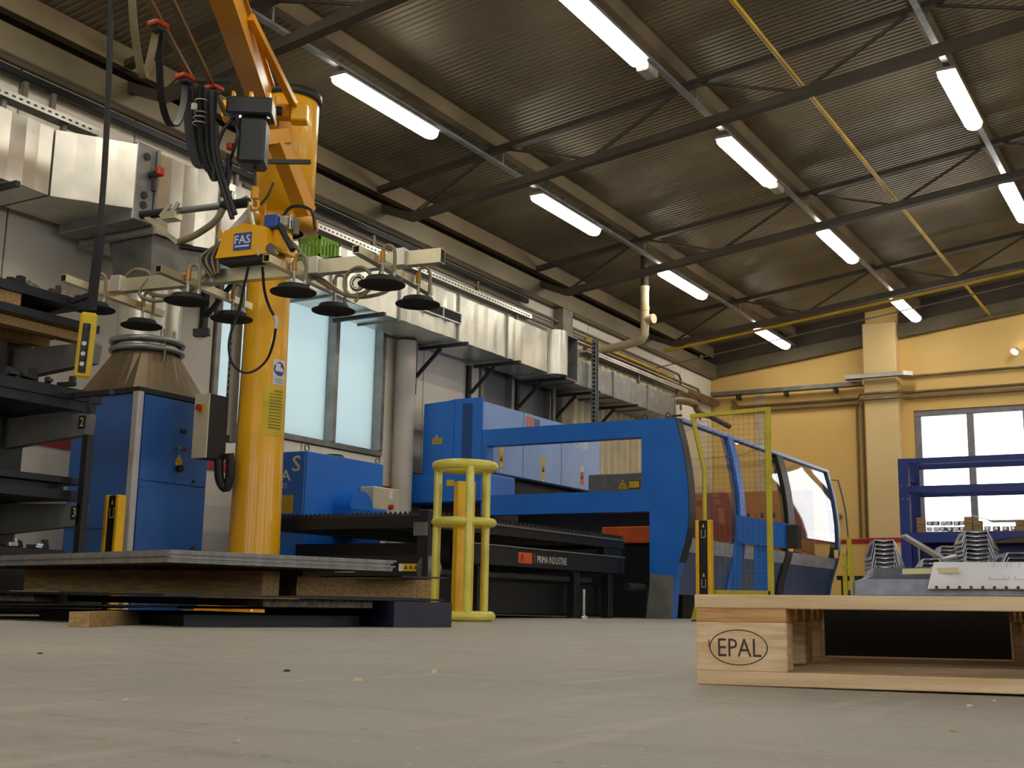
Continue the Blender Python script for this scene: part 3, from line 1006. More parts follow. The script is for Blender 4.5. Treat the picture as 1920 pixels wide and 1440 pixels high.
run('wall_pipe', [(-4.66, 20.95, 4.10), (2.0, 20.95, 4.13)], 0.022, 'hood_metal', 'single brown pipe high on the end wall right of the pillar', 'pipe')
for x, lab in ((-5.46, 'left'), (-5.36, 'right')):
    run('wall_pipe', [(x, 20.96, 1.34), (x, 20.96, 3.70)], 0.02, 'hood_metal', '%s of two upright pipes left of the cream pillar' % lab, 'pipe', 'upright pipes by the pillar')
t = thing('cable_bundle', 'bundle of thin pale cables down the end wall', 'cables', (-7.2, 20.97, 1.4))
for k in range(6):
    MB().cyl((-7.30 + 0.034 * k, 20.975, 1.4), (-7.30 + 0.034 * k, 20.975, 3.98), 0.008, n=6).build('cable', 'sign_white', t)
solo(MB().cyl((-5.82, 20.98, 1.72), (-5.95, 20.9, 1.72), 0.02, n=8).lathe([(0, 0), (0.05, 0.0), (0.05, 0.03), (0, 0.03)], (-5.82, 20.96, 1.72), 12, (0, -1, 0)), 'wall_tap', 'hood_metal', 'small brown tap on the end wall beside the machine glass', 'tap', at=(-5.85, 20.95, 1.72))
t = thing('wall_spotlight', 'small lit spotlight high on the end wall at the right edge', 'lamp', (-2.78, 20.9, 4.38))
MB().cyl((-2.78, 21.0, 4.40), (-2.78, 20.86, 4.40), 0.012, n=8).lathe([(0.03, 0), (0.05, 0.05), (0.065, 0.09)], (-2.78, 20.88, 4.41), 14, (-0.4, -0.6, -0.7)).build('shade', 'lamp_body', t)
MB().lathe([(0.0, 0.075), (0.03, 0.072), (0.058, 0.07)], (-2.78, 20.88, 4.41), 14, (-0.4, -0.6, -0.7)).build('bulb', 'lamp_glow', t)
# small things on the end wall foot

# ================================================================ laser cutting machine
mc = thing('laser_cutting_machine', 'blue laser cutting machine with curved glass doors and pale generator cabinet', 'machine', (-5.9, 12.5, 0))
YF = 11.2
CURVE = [(-4.80, 0.0), (-4.785, 0.20), (-4.770, 0.36), (-4.715, 0.55), (-4.651, 0.734), (-4.615, 0.90), (-4.603, 1.05), (-4.606, 1.22), (-4.617, 1.37), (-4.645, 1.58), (-4.685, 1.78), (-4.745, 2.012)]
def curve_x(z):
    for (xa, za), (xb, zb) in zip(CURVE[:-1], CURVE[1:]):
        if za <= z <= zb:
            return xa + (xb - xa) * (z - za) / (zb - za)
    return CURVE[-1][0]
# front gantry frame: one plate with a window and a curved outer edge
fr = MB()
fr.prism(CURVE + [(-5.125, 2.015), (-5.125, 1.066), (-5.038, 1.066), (-5.038, 0.0)], 'y', YF, YF + 0.14)
fr.bx(-7.065, -5.125, YF, YF + 0.14, 1.832, 2.016)
fr.bx(-7.065, -7.0, YF, YF + 0.14, 1.284, 1.832)
fr.bx(-7.065, -5.125, YF, YF + 0.14, 1.066, 1.284)
front = fr.build('front_frame', 'machine_blue', mc)
ed = MB()
for (xa, za), (xb, zb) in zip(CURVE[3:-1], CURVE[4:]):
    ed.add([(xa + 0.002, YF - 0.004, za), (xb + 0.002, YF - 0.004, zb), (xb + 0.002, YF + 0.16, zb), (xa + 0.002, YF + 0.16, za), (xa - 0.005, YF - 0.004, za), (xb - 0.005, YF - 0.004, zb)], [(0, 1, 2, 3), (0, 4, 5, 1)])
ed.build('edge_seal', 'machine_black', front)
for x, z in ((-4.86, 2.02), (-5.12, 2.02)):
    MB().torus((x, YF + 0.07, z + 0.03), 0.025, 0.006, (0, 1, 0), 16, 6).build('lifting_eye', 'dark_steel', front)
MB().bar((-4.80, YF + 0.02, 2.03), (-4.72, YF + 0.10, 2.045), 0.02, 0.02).build('latch', 'black_steel', front)
MB().prism([(-5.05, 0.0), (-4.79, 0.0), (-4.775, 0.42), (-5.0, 0.44)], 'y', YF - 0.06, YF - 0.002).build('foot_guard', 'machine_grey', mc)
# ribs, rear frame
def rib_frame(y0, y1, m, depth, name):
    outer = [(curve_x(z) + 0.015, z) for z in (0.3, 0.45, 0.6, 0.734, 0.9, 1.05, 1.22, 1.37, 1.58, 1.78, 2.0)]
    inner = [(x - depth, z) for x, z in reversed(outer)]
    return MB().prism(outer + inner, 'y', y0, y1).build(name, m, mc)
RY = [11.34, 12.72, 14.43, 16.50]
r1 = rib_frame(12.62, 12.80, 'machine_blue', 0.09, 'door_rib')
r2 = rib_frame(14.30, 14.54, 'machine_black', 0.09, 'door_rib')
r3 = rib_frame(16.46, 16.56, 'machine_slate', 0.12, 'rear_rib')
for y in (12.73, 14.44, 16.4):
    x = curve_x(0.86) + 0.022
    MB().box((x, y - 0.05, 0.86), (0.012, 0.18, 0.11), 0.003).build('door_label', 'label_yellow', mc)
MB().bx(-4.80, -4.72, 11.34, 16.56, 1.985, 2.03, 0.008).build('top_rail', 'machine_pale', mc)
# curved glass, sill band and lower panels between the ribs
for k, (a, b) in enumerate(((11.345, 12.615), (12.805, 14.295), (14.545, 16.455))):
    def gl(u, w, a=a, b=b, z0=0.80, z1=1.985, o=-0.012):
        z = z0 + (z1 - z0) * w
        return (curve_x(z) + o, a + (b - a) * u, z)
    MB().grid(gl, 2, 14).build('door_glass', 'door_glass', mc)
    def sill(u, w, a=a, b=b):
        return gl(u, w, a, b, 0.66, 0.80, 0.004)
    MB().grid(sill, 1, 4).build('door_sill', 'sill_pale', mc)
    def low(u, w, a=a, b=b):
        return gl(u, w, a, b, 0.24, 0.66, -0.004)
    MB().grid(low, 1, 6).build('lower_panel', 'machine_slate', mc)
# last thin guard strip past the rear rib
mb = MB().tube([(curve_x(z) + 0.07, 16.72, z) for z in (0.75, 1.05, 1.37, 1.6, 1.9)], 0.012, 8, smooth=3)
mb.build('guard_strip', 'zinc_bracket', mc)
MB().tube([(curve_x(1.9) + 0.07, 16.72, 1.9), (curve_x(1.9) - 0.06, 16.56, 1.9)], 0.008, 6, smooth=0).build('strip_bracket', 'zinc_bracket', mc)
# inside: bed, back screen, orange beam, gantry cover
MB().bx(-7.0, -5.12, 12.1, 16.4, 0.0, 0.62, 0.01).build('bed', 'machine_black', mc)
MB().bx(-7.05, -5.02, 12.0, 12.04, 0.0, 1.22).build('dark_backdrop', 'machine_black', mc)  # added black backdrop painting the dark inside of the machine
MB().bx(-6.95, -4.95, 16.52, 16.56, 0.5, 1.76).build('back_screen', 'panel_salmon', mc)
MB().bx(-5.85, -5.04, 11.75, 11.9, 0.78, 0.955, 0.006).build('safety_beam', 'panel_orange', mc)
gc = MB().bx(-6.25, -5.45, 12.2, 12.55, 1.30, 1.585, 0.01).build('gantry_cover', 'machine_slate', mc)
gc.active_material = MATS['machine_grey']
MB().prism([(-5.875, 1.405), (-5.745, 1.405), (-5.81, 1.515)], 'y', 12.192, 12.198).build('laser_warning_triangle', 'label_yellow', gc)
MB().prism([(-5.858, 1.414), (-5.762, 1.414), (-5.81, 1.497)], 'y', 12.1895, 12.192).prism([(-5.853, 1.417), (-5.767, 1.417), (-5.81, 1.492)], 'y', 12.1905, 12.191).build('triangle_border', 'ink_dark', gc)
MB().prism([(-5.850, 1.419), (-5.770, 1.419), (-5.81, 1.489)], 'y', 12.188, 12.1893).build('triangle_field', 'label_yellow', gc)
MB().lathe([(0, 0), (0.012, 0)], (-5.81, 12.1875, 1.44), 10, (0, -1, 0)).build('laser_symbol', 'print_black', gc)
MB().bx(-5.735, -5.60, 12.190, 12.196, 1.41, 1.495).build('laser_warning_plate', 'print_black', gc)
MB().bx(-5.728, -5.607, 12.187, 12.190, 1.417, 1.488).build('plate_field', 'label_yellow', gc)
MB().bx(-6.95, -5.15, 11.36, 11.75, 0.0, 0.32).build('undercarriage', 'machine_black', mc)
# generator cabinet: pale doors on the long side, blue front
gen = MB().bx(-7.86, -7.08, YF + 0.02, 14.13, 1.56, 2.35, 0.012)
gen = gen.build('generator_cabinet', 'machine_pale', mc)
for a, b in ((11.225, 12.11), (12.125, 13.055), (13.07, 14.12)):
    MB().bx(-7.082, -7.066, a, b, 1.57, 2.345, 0.004).build('door', 'machine_pale', gen)
MB().prism([(-7.86, 1.545), (-7.86, 2.36), (-7.55, 2.375), (-7.46, 2.385), (-7.44, 2.39), (-7.07, 2.388), (-7.07, 1.545)], 'y', YF, YF + 0.03).build('front_cover', 'machine_blue', gen)
MB().bx(-7.33, -7.20, YF - 0.004, YF, 1.56, 2.33).build('shadow_joint', 'machine_deep', gen)
MB().bx(-7.455, -7.44, YF - 0.008, YF, 1.56, 2.37).build('cover_fold', 'machine_blue', gen)
MB().bx(-7.73, -7.60, YF - 0.004, YF, 1.89, 1.955).build('warning_label', 'label_yellow', gen)
MB().bx(-7.72, -7.61, YF - 0.006, YF - 0.004, 1.90, 1.945).build('label_text', 'label_orange', gen).active_material = MATS['gas_yellow']
MB().prism([(-7.695, 1.965), (-7.655, 1.965), (-7.675, 2.0)], 'y', YF - 0.004, YF).build('warning_triangle', 'label_yellow', gen)
for y, z in ((11.62, 1.80), (12.60, 1.78), (13.62, 1.79)):
    pale = y > 13
    MB().bx(-7.0665, -7.064, y - 0.05, y + 0.05, z + 0.01, z + 0.075).build('door_label', 'sign_white' if pale else 'label_yellow', gen)
    MB().bx(-7.0665, -7.064, y - 0.045, y + 0.045, z - 0.16, z).build('door_label', 'label_orange' if pale else 'label_yellow', gen)
    MB().prism([(y - 0.035, z - 0.09), (y + 0.035, z - 0.09), (y, z - 0.02)], 'x', -7.0638, -7.063).build('label_triangle', 'ink_dark', gen)
    MB().bx(-7.0665, -7.064, y - 0.016, y + 0.016, z - 0.21, z - 0.185).build('door_label', 'sign_white', gen)
text('model_number', 'CP3000', 0.105, (-7.0655, 13.42, 2.09), (0, 1, 0), (0, 0, 1), 'sign_white', gen, xs=0.80, bold=0.012)
MB().bx(-7.0665, -7.064, 12.18, 12.34, 2.15, 2.31).build('maker_logo', 'label_orange', gen)
text('maker_logo_letter', 'P', 0.12, (-7.0635, 12.21, 2.17), (0, 1, 0), (0, 0, 1), 'machine_pale', gen, xs=0.9)
MB().bx(-7.0665, -7.064, 12.36, 12.50, 2.15, 2.31).build('maker_logo_ghost', 'panel_salmon', gen).active_material = MATS['machine_slate']
MB().bx(-7.9, -7.2, YF + 0.25, 14.1, 0.0, 1.555).build('generator_base', 'machine_grey', mc).active_material = MATS['dark_steel']
MB().bx(-8.05, -7.04, YF - 0.03, 11.9, 1.222, 1.543, 0.01).build('base_box', 'machine_blue', mc)
MB().bx(-7.50, -7.40, YF - 0.034, YF - 0.03, 1.40, 1.47).build('warning_label', 'label_yellow', mc)

# ================================================================ shuttle table in front of the machine
tb = thing('shuttle_table', 'black shuttle table with toothed slats in front of the laser machine', 'machine table', (-5.85, 9.0, 0))
XR, XL, YA, YB = -5.10, -6.70, 7.40, 10.74
up = MB().bx(XL, XR, YA, YA + 0.08, 0.665, 0.765, 0.004).bx(XL, XR, YB - 0.08, YB, 0.665, 0.765, 0.004).bx(XL, XL + 0.08, YA + 0.08, YB - 0.08, 0.665, 0.765).bx(XR - 0.08, XR, YA + 0.08, YB - 0.08, 0.665, 0.765, 0.004)
up = up.build('upper_frame', 'machine_black', tb)
MB().bx(XR, XR + 0.012, YA, YB, 0.742, 0.752).build('wear_strip', 'sheet_edge', up)
s0 = None
k = 0
y = YA + 0.04
while y < YB - 0.03:
    if s0 is None:
        sm = MB()
        nt_ = 34
        vs = []
        for i in range(nt_):
            xa = XL + 0.01 + (XR - XL - 0.02) * i / nt_
            xb = XL + 0.01 + (XR - XL - 0.02) * (i + 1) / nt_
            xm = (xa + xb) / 2
            sm.add([(xa, y, 0.70), (xb, y, 0.70), (xb, y, 0.772), (xm, y, 0.80), (xa, y, 0.772)], [(0, 1, 2, 3, 4)])
        sm.bx(XR - 0.03, XR - 0.004, y - 0.010, y + 0.010, 0.765, 0.79)
        s0 = sm.build('slat', 'dark_steel', tb)
    else:
        link_copy(s0, tb, (0, k * 0.068, 0))
    k += 1
    y += 0.068
lo = MB().bx(XL, XR, YA + 0.35, YA + 0.43, 0.43, 0.575).bx(XR - 0.06, XR - 0.005, YA + 0.35, YB + 0.02, 0.425, 0.578, 0.004).bx(XL, XL + 0.06, YA + 0.43, YB, 0.43, 0.575).bx(XL, XR, YB - 0.06, YB, 0.43, 0.575)
lo = lo.build('lower_frame', 'machine_black', tb)
MB().bx(XR - 0.03, XR + 0.002, YA + 0.35, YB + 0.02, 0.578, 0.588).build('wear_strip', 'sheet_edge', lo)
MB().bx(XR - 0.10, XR - 0.02, 10.35, 10.74, 0.585, 0.668, 0.004).build('corner_block', 'machine_black', lo)
MB().bx(XR - 0.005, XR - 0.002, 8.70, 8.93, 0.455, 0.545).build('maker_logo', 'panel_orange', lo)
text('maker_logo_letter', 'F', 0.06, (XR - 0.0015, 8.74, 0.467), (0, 1, 0), (0, 0, 1), 'machine_black', lo, xs=0.9, bold=0.015)
MB().bx(XR - 0.005, XR - 0.003, 8.945, 9.0, 0.46, 0.54).build('maker_logo_shade', 'stripe_red', lo).active_material = MATS['steel_brown']
text('maker_name', 'PRIMA INDUSTRIE', 0.062, (XR - 0.002, 9.015, 0.468), (0, 1, 0), (0, 0, 1), 'sign_white', lo, xs=0.78, bold=0.004)
# bed rails, column and lifting gear
MB().bx(XR - 0.16, XR - 0.10, YA + 0.3, YB - 0.5, 0.33, 0.37).build('guide_rail', 'dark_steel', tb)
MB().bx(XL, XR - 0.04, YA, YA + 0.10, 0.30, 0.46, 0.004).build('front_beam', 'machine_black', tb)
MB().bx(XR - 0.10, XR, YA - 0.03, YA + 0.07, 0.0, 0.80, 0.006).build('corner_post', 'machine_black', tb)
MB().bx(XR - 0.13, XR - 0.005, YA - 0.04, YA - 0.03, 0.605, 0.705, 0.003).build('post_plate', 'zinc_bracket', tb)
MB().bx(XR - 0.24, XR - 0.06, YA - 0.006, YA, 0.345, 0.40).build('safety_label', 'label_yellow', tb)
MB().bx(XR - 0.275, XR - 0.24, YA - 0.006, YA, 0.345, 0.40).build('safety_label_pink', 'sign_white', tb)
for dx, dz in ((-0.21, 0.36), (-0.165, 0.362), (-0.12, 0.36), (-0.085, 0.36)):
    MB().prism([(XR + dx - 0.016, dz), (XR + dx + 0.016, dz), (XR + dx, dz + 0.03)], 'y', YA - 0.0075, YA - 0.0062).build('label_symbol', 'ink_dark', tb)
MB().bx(-5.98, -5.80, YA - 0.006, YA, 0.335, 0.352).build('paper_tag', 'sign_white', tb)
MB().lathe([(0, 0), (0.10, 0), (0.10, 0.02), (0, 0.02)], (XR + 0.0, YA + 0.0, 0.36), 20, (0.2, -1, 0)).build('hand_wheel', 'zinc_bracket', tb)
MB().bx(XL + 0.1, XR - 0.2, YA + 0.3, YB - 0.1, 0.04, 0.30).build('underframe', 'machine_black', tb)
for yy_ in (8.2, 9.85, 10.55):
    MB().bx(XR - 0.13, XR - 0.05, yy_ - 0.05, yy_ + 0.05, 0.0, 0.42, 0.004).build('leg', 'machine_black', tb)
MB().cyl((XR + 0.01, 9.86, 0.0), (XR + 0.01, 9.86, 0.26), 0.02, n=10).lathe([(0.05, 0), (0.05, 0.012), (0.02, 0.03)], (XR + 0.01, 9.86, 0), 12).build('levelling_foot', 'chrome', tb)
MB().cyl((-5.1, 10.80, 0.30), (-5.08, 11.12, 0.30), 0.04, n=12).build('air_cylinder', 'dark_steel', tb)

# ================================================================ oil-mist extractor behind the table
ex = thing('mist_extractor', 'blue box extractor with domed fan housing left of the laser machine', 'extractor', (-7.0, 8.6, 0))
MB().bx(-7.55, -6.90, 8.05, 9.18, 0.0, 1.405, 0.008).build('body', 'machine_blue', ex).active_material = MATS['cabinet_blue']
MB().bx(-6.90, -6.888, 8.06, 9.17, 0.42, 1.40, 0.004).build('side_panel', 'machine_pale', ex).active_material = MATS['machine_blue']
for y in (8.10, 9.13):
    MB().torus((-6.93, y, 1.435), 0.03, 0.007, (1, 0, 0), 14, 6).build('lifting_eye', 'zinc_bracket', ex)
MB().lathe([(0.0, 0.06), (0.08, 0.055), (0.11, 0.02), (0.115, 0)], (-7.15, 8.75, 1.405), 16).build('cap', 'machine_black', ex)
MB().cyl((-6.888, 8.62, 0.93), (-6.70, 8.62, 0.93), 0.165, n=24).bx(-6.888, -6.70, 8.455, 8.785, 0.70, 0.93).build('fan_housing', 'machine_blue', ex)
MB().cyl((-6.80, 8.70, 0.93), (-6.80, 9.02, 0.93), 0.085, n=18).build('motor', 'machine_pale', ex).active_material = MATS['cabinet_blue']
cb = MB().bx(-6.888, -6.72, 8.82, 9.22, 0.92, 1.16, 0.01).build('control_box', 'beige_box', ex)
MB().bx(-6.719, -6.714, 9.04, 9.10, 1.06, 1.14).build('display', 'sign_white', cb)
MB().cyl((-6.72, 9.07, 0.985), (-6.69, 9.07, 0.985), 0.025, n=14).build('switch', 'stripe_red', cb)
MB().bx(-7.42, -6.98, 8.045, 8.05, 0.42, 0.56).build('lower_cover', 'machine_blue', ex)
MB().bx(-7.20, -7.01, 8.042, 8.05, 0.86, 1.02).build('warning_label', 'gas_yellow', ex)
text('maker_name', 'EA', 0.10, (-7.25, 8.048, 1.15), (1, 0, 0), (0, 0, 1), 'sign_white', ex, xs=1.2, bold=0.01)
text('maker_sub_name', 'UTI', 0.05, (-7.22, 8.048, 1.08), (1, 0, 0), (0, 0, 1), 'sign_white', ex, xs=1.2)
text('maker_mark', 'S', 0.14, (-7.05, 8.048, 1.23), (1, 0, 0), (0, 0, 1), 'tape_cream', ex, xs=1.2, bold=0.01)

# ================================================================ pillar jib crane
CX, CY = -6.45, 6.98
cr_ = thing('jib_crane', 'yellow pillar jib crane with a thick round column', 'crane', (CX, CY, 0))
MB().lathe([(0.200, 0.03), (0.197, 0.5), (0.186, 1.2), (0.176, 2.0), (0.168, 2.9), (0.168, 4.05), (0, 4.05)], (CX, CY, 0), 36).build('column', 'crane_yellow', cr_)
MB().bx(CX - 0.36, CX + 0.36, CY - 0.36, CY + 0.36, 0, 0.03, 0.006).build('base_plate', 'crane_yellow', cr_)
for k in range(4):
    a = math.pi / 4 + k * math.pi / 2
    d = V(math.cos(a), math.sin(a), 0)
    p = V(CX, CY, 0) + d * 0.19
    q = V(CX, CY, 0) + d * 0.42
    MB().add([p + V(0, 0, 0.03), q + V(0, 0, 0.03), p + V(0, 0, 0.40), p + d.cross(V(0, 0, 1)) * 0.02 + V(0, 0, 0.03), q + d.cross(V(0, 0, 1)) * 0.02 + V(0, 0, 0.03), p + d.cross(V(0, 0, 1)) * 0.02 + V(0, 0, 0.40)], [(0, 1, 2), (5, 4, 3), (0, 3, 4, 1), (1, 4, 5, 2), (2, 5, 3, 0)]).build('gusset', 'crane_yellow', cr_)
SX, SY = -6.375, 7.02
MB().lathe([(0.0, 3.12), (0.245, 3.12), (0.245, 4.10), (0.235, 4.13), (0, 4.13)], (SX, SY, 0), 36).build('slewing_sleeve', 'crane_yellow', cr_)
MB().lathe([(0.17, 3.02), (0.275, 3.04), (0.285, 3.07), (0.285, 3.12), (0.17, 3.12)], (SX, SY, 0), 32).build('lower_bearing', 'crane_yellow_shaded', cr_)
MB().lathe([(0.2, 4.13), (0.265, 4.13), (0.265, 4.19), (0.2, 4.19)], (SX, SY, 0), 32).build('upper_bearing', 'dark_steel', cr_)
# jib arm: I section pointing over the camera
AD = V(0.561, -0.828, 0)
AP = V(0.828, 0.561, 0)
A0 = V(-6.13, 6.47, 3.75)
A1 = A0 + AD * 5.2
def along(t, s, z):
    return A0 + AD * t + AP * s + V(0, 0, z)
arm = MB()
arm.bar(along(0, 0, 0.008), along(5.2, 0, 0.008), 0.15, 0.016)
arm.bar(along(0, 0, 0.132), along(5.2, 0, 0.132), 0.10, 0.232)
arm.bar(along(0, 0, 0.255), along(5.2, 0, 0.255), 0.15, 0.016)
arm.build('jib_arm', 'crane_yellow_shaded', cr_)
MB().bar(along(-0.02, -0.20, 0.06), along(-0.02, 0.20, 0.06), 0.10, 0.10).build('cross_beam', 'crane_yellow_shaded', cr_)
for s in (-0.25, 0.27):
    MB().box(along(-0.02, s, 0.05), (0.13, 0.13, 0.14), 0.01, Matrix.Rotation(math.atan2(AP.y, AP.x), 3, 'Z')).build('beam_end_block', 'crane_yellow', cr_)
for s in (-0.10, 0.10):
    MB().bar(along(0.08, s, -0.09), along(0.08, s, 0.14), 0.05, 0.02, up=AP).build('clevis_plate', 'crane_yellow', cr_)
MB().cyl(along(0.08, 0.10, 0.03), along(0.08, 0.15, 0.03), 0.035, n=12).build('clevis_pin', 'dark_steel', cr_)
MB().bar(along(1.2, 0.07, 0.22), along(-0.02, 0.24, 0.10), 0.05, 0.05).build('side_stay', 'crane_yellow_shaded', cr_)
MB().bar(along(-0.1, 0.0, 0.05), V(SX, SY, 3.86), 0.22, 0.20).build('arm_root', 'crane_yellow_shaded', cr_)
# bent strut from the arm down to the lower bearing
MB().bar((-5.978, 6.311, 3.489), (-5.877, 6.477, 3.546), 0.11, 0.11).build('strut_head', 'crane_yellow_shaded', cr_)
MB().bar((-5.915, 6.403, 3.510), (-5.963, 6.824, 3.066), 0.12, 0.13, 0.004).build('strut', 'crane_yellow_shaded', cr_)
MB().bar((-5.863, 6.248, 3.276), (-5.682, 6.521, 3.332), 0.03, 0.03).build('tie_rod', 'dark_steel', cr_)
# signs on the column
def on_column(px_ang, z0, z1, wid, off, name, m, n=6):
    r = 0.186 + off
    mb = MB()
    vs = []
    for i in range(n + 1):
        a = px_ang + (i / n - 0.5) * wid / 0.186
        for z in (z0, z1):
            rr = off + (0.186 + (1.2 - z) * 0.0122)
            vs.append((CX + math.cos(a) * rr, CY + math.sin(a) * rr, z))
    mb.add(vs, [(2 * i, 2 * i + 2, 2 * i + 3, 2 * i + 1) for i in range(n)], True)
    return mb
FA = math.atan2(-CY, -CX)                   # direction from the column to the camera
SA = FA + 0.62
note = thing('safety_notice', 'yellow printed notice stuck to the crane column', 'sign', (CX + math.cos(SA) * 0.2, CY + math.sin(SA) * 0.2, 1.36))
on_column(SA - 0.05, 1.36, 1.74, 0.19, 0.003, 'sheet', 'sign_yellow').build('sheet', 'sign_yellow', note)
for k in range(13):
    z = 1.70 - 0.024 * k
    on_column(SA - 0.0 + (0.0 if k else 0.1), z, z + (0.011 if k else 0.014), 0.12 if k else 0.09, 0.0045, 'line', 'ink_dark').build('text_line', 'ink_faint', note)
boot = thing('boots_sign', 'white and blue safety boots sign on the crane column', 'sign', (CX + math.cos(SA) * 0.2, CY + math.sin(SA) * 0.2, 1.76))
on_column(SA + 0.10, 1.76, 1.96, 0.125, 0.003, 'board', 'sign_white').build('board', 'sign_white', boot)
def disc_on_column(ac, zc, r, off, n=22):
    vs = []
    for i in range(n):
        t = 2 * math.pi * i / n
        z = zc + r * math.sin(t)
        a = ac + r * math.cos(t) / 0.186
        rr = off + (0.186 + (1.2 - z) * 0.0122)
        vs.append((CX + math.cos(a) * rr, CY + math.sin(a) * rr, z))
    rr = off + (0.186 + (1.2 - zc) * 0.0122)
    vs.append((CX + math.cos(ac) * rr, CY + math.sin(ac) * rr, zc))
    return MB().add(vs, [(i, (i + 1) % n, n) for i in range(n)])
disc_on_column(SA + 0.10, 1.885, 0.056, 0.0045).build('blue_disc', 'sign_blue', boot)
bt = on_column(SA + 0.10, 1.866, 1.886, 0.084, 0.0065, '', '')
for part in (on_column(SA + 0.10 - 0.016 / 0.186, 1.886, 1.928, 0.046, 0.0065, '', ''), on_column(SA + 0.10 + 0.014 / 0.186, 1.886, 1.898, 0.03, 0.0065, '', '')):
    bt.add(part.v, part.f)
bt.build('boot_pictogram', 'sign_white', boot)
for z in (1.775, 1.79, 1.803):
    on_column(SA + 0.10, z, z + 0.006, 0.09, 0.0045, 'line', 'ink_dark').build('text_line', 'pencil_grey', boot)
# switch box and slotted channel beside the column
sb = thing('switch_box', 'beige switch box with red knob left of the crane column', 'box', (-6.534, 6.550, 1.130))
MB().bx(-6.67, -6.53, 6.50, 6.70, 1.15, 1.64, 0.006).build('body', 'machine_black', sb)
MB().bx(-6.675, -6.525, 6.485, 6.50, 1.15, 1.64, 0.004).build('cover', 'beige_box', sb)
kb = MB().box((-6.60, 6.478, 1.53), (0.07, 0.012, 0.07), 0.004).build('knob_plate', 'label_yellow', sb)
MB().cyl((-6.60, 6.475, 1.53), (-6.60, 6.445, 1.53), 0.025, n=14).build('knob', 'stripe_red', kb)
MB().bx(-6.58, -6.54, 6.70, 6.73, 1.30, 1.36).build('bracket', 'dark_steel', sb)
ch = thing('slotted_channel', 'grey slotted channel running up beside the crane column', 'channel', (-6.60, 6.80, 1.3))
MB().bx(-6.60, -6.53, 6.735, 6.80, 1.30, 2.62, 0.003).build('channel', 'zinc_bracket', ch)
MB().bx(-6.565, -6.535, 6.70, 6.74, 1.35, 2.62).build('lip', 'galvanised_dull', ch)
s0 = None
for k in range(24):
    if s0 is None:
        s0 = MB().bx(-6.556, -6.544, 6.697, 6.70, 1.40, 1.425).build('slot', 'black_steel', ch)
    else:
        link_copy(s0, ch, (0, 0, 0.05 * k))
MB().tube([(-6.547, 6.644, 1.161), (-6.552, 6.675, 1.002), (-6.511, 6.712, 0.943), (-6.476, 6.703, 1.083), (-6.474, 6.679, 1.202)], 0.035, 8, smooth=4).build('cable_loop', 'cable_black', ch)
# black chain hoist under the arm
hR = Matrix.Rotation(math.atan2(AP.y, AP.x), 3, 'Z')
ho = thing('chain_hoist', 'black chain hoist hanging under the jib arm', 'hoist', (-5.545, 5.78, 3.02))
MB().box((-5.561, 5.745, 3.423), (0.31, 0.20, 0.125), 0.012, hR).build('trolley_cover', 'plastic_black', ho)
MB().box((-5.546, 5.770, 3.181), (0.185, 0.20, 0.33), 0.02, hR).build('motor_block', 'plastic_black', ho)
for px_ in (-0.12, 0.0, 0.12):
    c_ = Vector((-5.555, 5.733, 3.499)) + AP * px_
    MB().box(c_, (0.022, 0.05, 0.09), 0.003, hR).build('suspension_lug', 'crane_yellow', ho)
for px_ in (-0.07, 0.115):
    c_ = Vector((-5.477, 5.663, 3.321)) + AP * px_
    MB().cyl(c_, c_ - Vector((-0.5, 0.8, 0)) * 0.02, 0.009, n=10).build('bolt', 'chrome', ho)
hk = MB().tube([(-5.550, 5.804, 3.013), (-5.561, 5.829, 2.862)], 0.012, 8, smooth=0)
hk.build('chain', 'steel_brown', ho)
MB().box((-5.562, 5.830, 2.855), (0.05, 0.05, 0.10), 0.012, hR).build('hook_block', 'crane_yellow_shaded', ho)
MB().tube([(-5.565, 5.837, 2.811), (-5.548, 5.853, 2.787), (-5.558, 5.856, 2.747), (-5.583, 5.841, 2.746), (-5.590, 5.830, 2.775)], 0.012, 8, smooth=4).build('hook', 'crane_yellow_shaded', ho)
MB().tube([(-5.629, 5.662, 3.347), (-5.645, 5.607, 3.280), (-5.692, 5.598, 3.190), (-5.734, 5.603, 3.047), (-5.751, 5.623, 2.904)], 0.013, 6, smooth=4).build('supply_cable', 'cable_black', ho)
MB().tube([(-5.635, 5.659, 3.340), (-5.549, 5.620, 3.209), (-5.574, 5.624, 3.120), (-5.641, 5.659, 3.049)], 0.012, 6, smooth=4).build('supply_cable', 'cable_black', ho)
MB().tube([(-5.679, 5.684, 3.103), (-5.696, 5.704, 2.959), (-5.739, 5.709, 2.815)], 0.022, 8, smooth=3).build('air_hose', 'cable_black', ho)
MB().box((-5.668, 5.679, 3.157), (0.05, 0.05, 0.05), 0.01).build('coupling', 'plastic_red', ho)
# festoon: two C rails, red trolleys, flat cable loops
fe = thing('festoon_rail', 'pair of festoon rails with red cable trolleys left of the jib arm', 'rail', (-5.903, 5.474, 3.650))
for a, b in (((-5.318, 4.562, 3.660), (-6.006, 5.640, 3.660)), ((-5.197, 4.628, 3.660), (-6.182, 6.128, 3.660))):
    a, b = Vector(a), Vector(b)
    MB().bar(a - (b - a) * 1.2, b, 0.03, 0.03).build('rail', 'brass', fe).active_material = MATS['hood_metal']
MB().bar((-6.022, 5.631, 3.700), (-5.801, 5.770, 3.700), 0.03, 0.03).build('rail_bracket', 'black_steel', fe)
for p in ((-5.487, 4.816, 3.620), (-5.904, 5.448, 3.620), (-5.857, 5.679, 3.620)):
    tr = MB().box(p, (0.10, 0.10, 0.03), 0.006).build('cable_trolley', 'plastic_red', fe)
    MB().box(Vector(p) + V(0, 0, -0.03), (0.08, 0.06, 0.03), 0.006).build('cable_clamp', 'sign_white', tr).active_material = MATS['dark_steel']
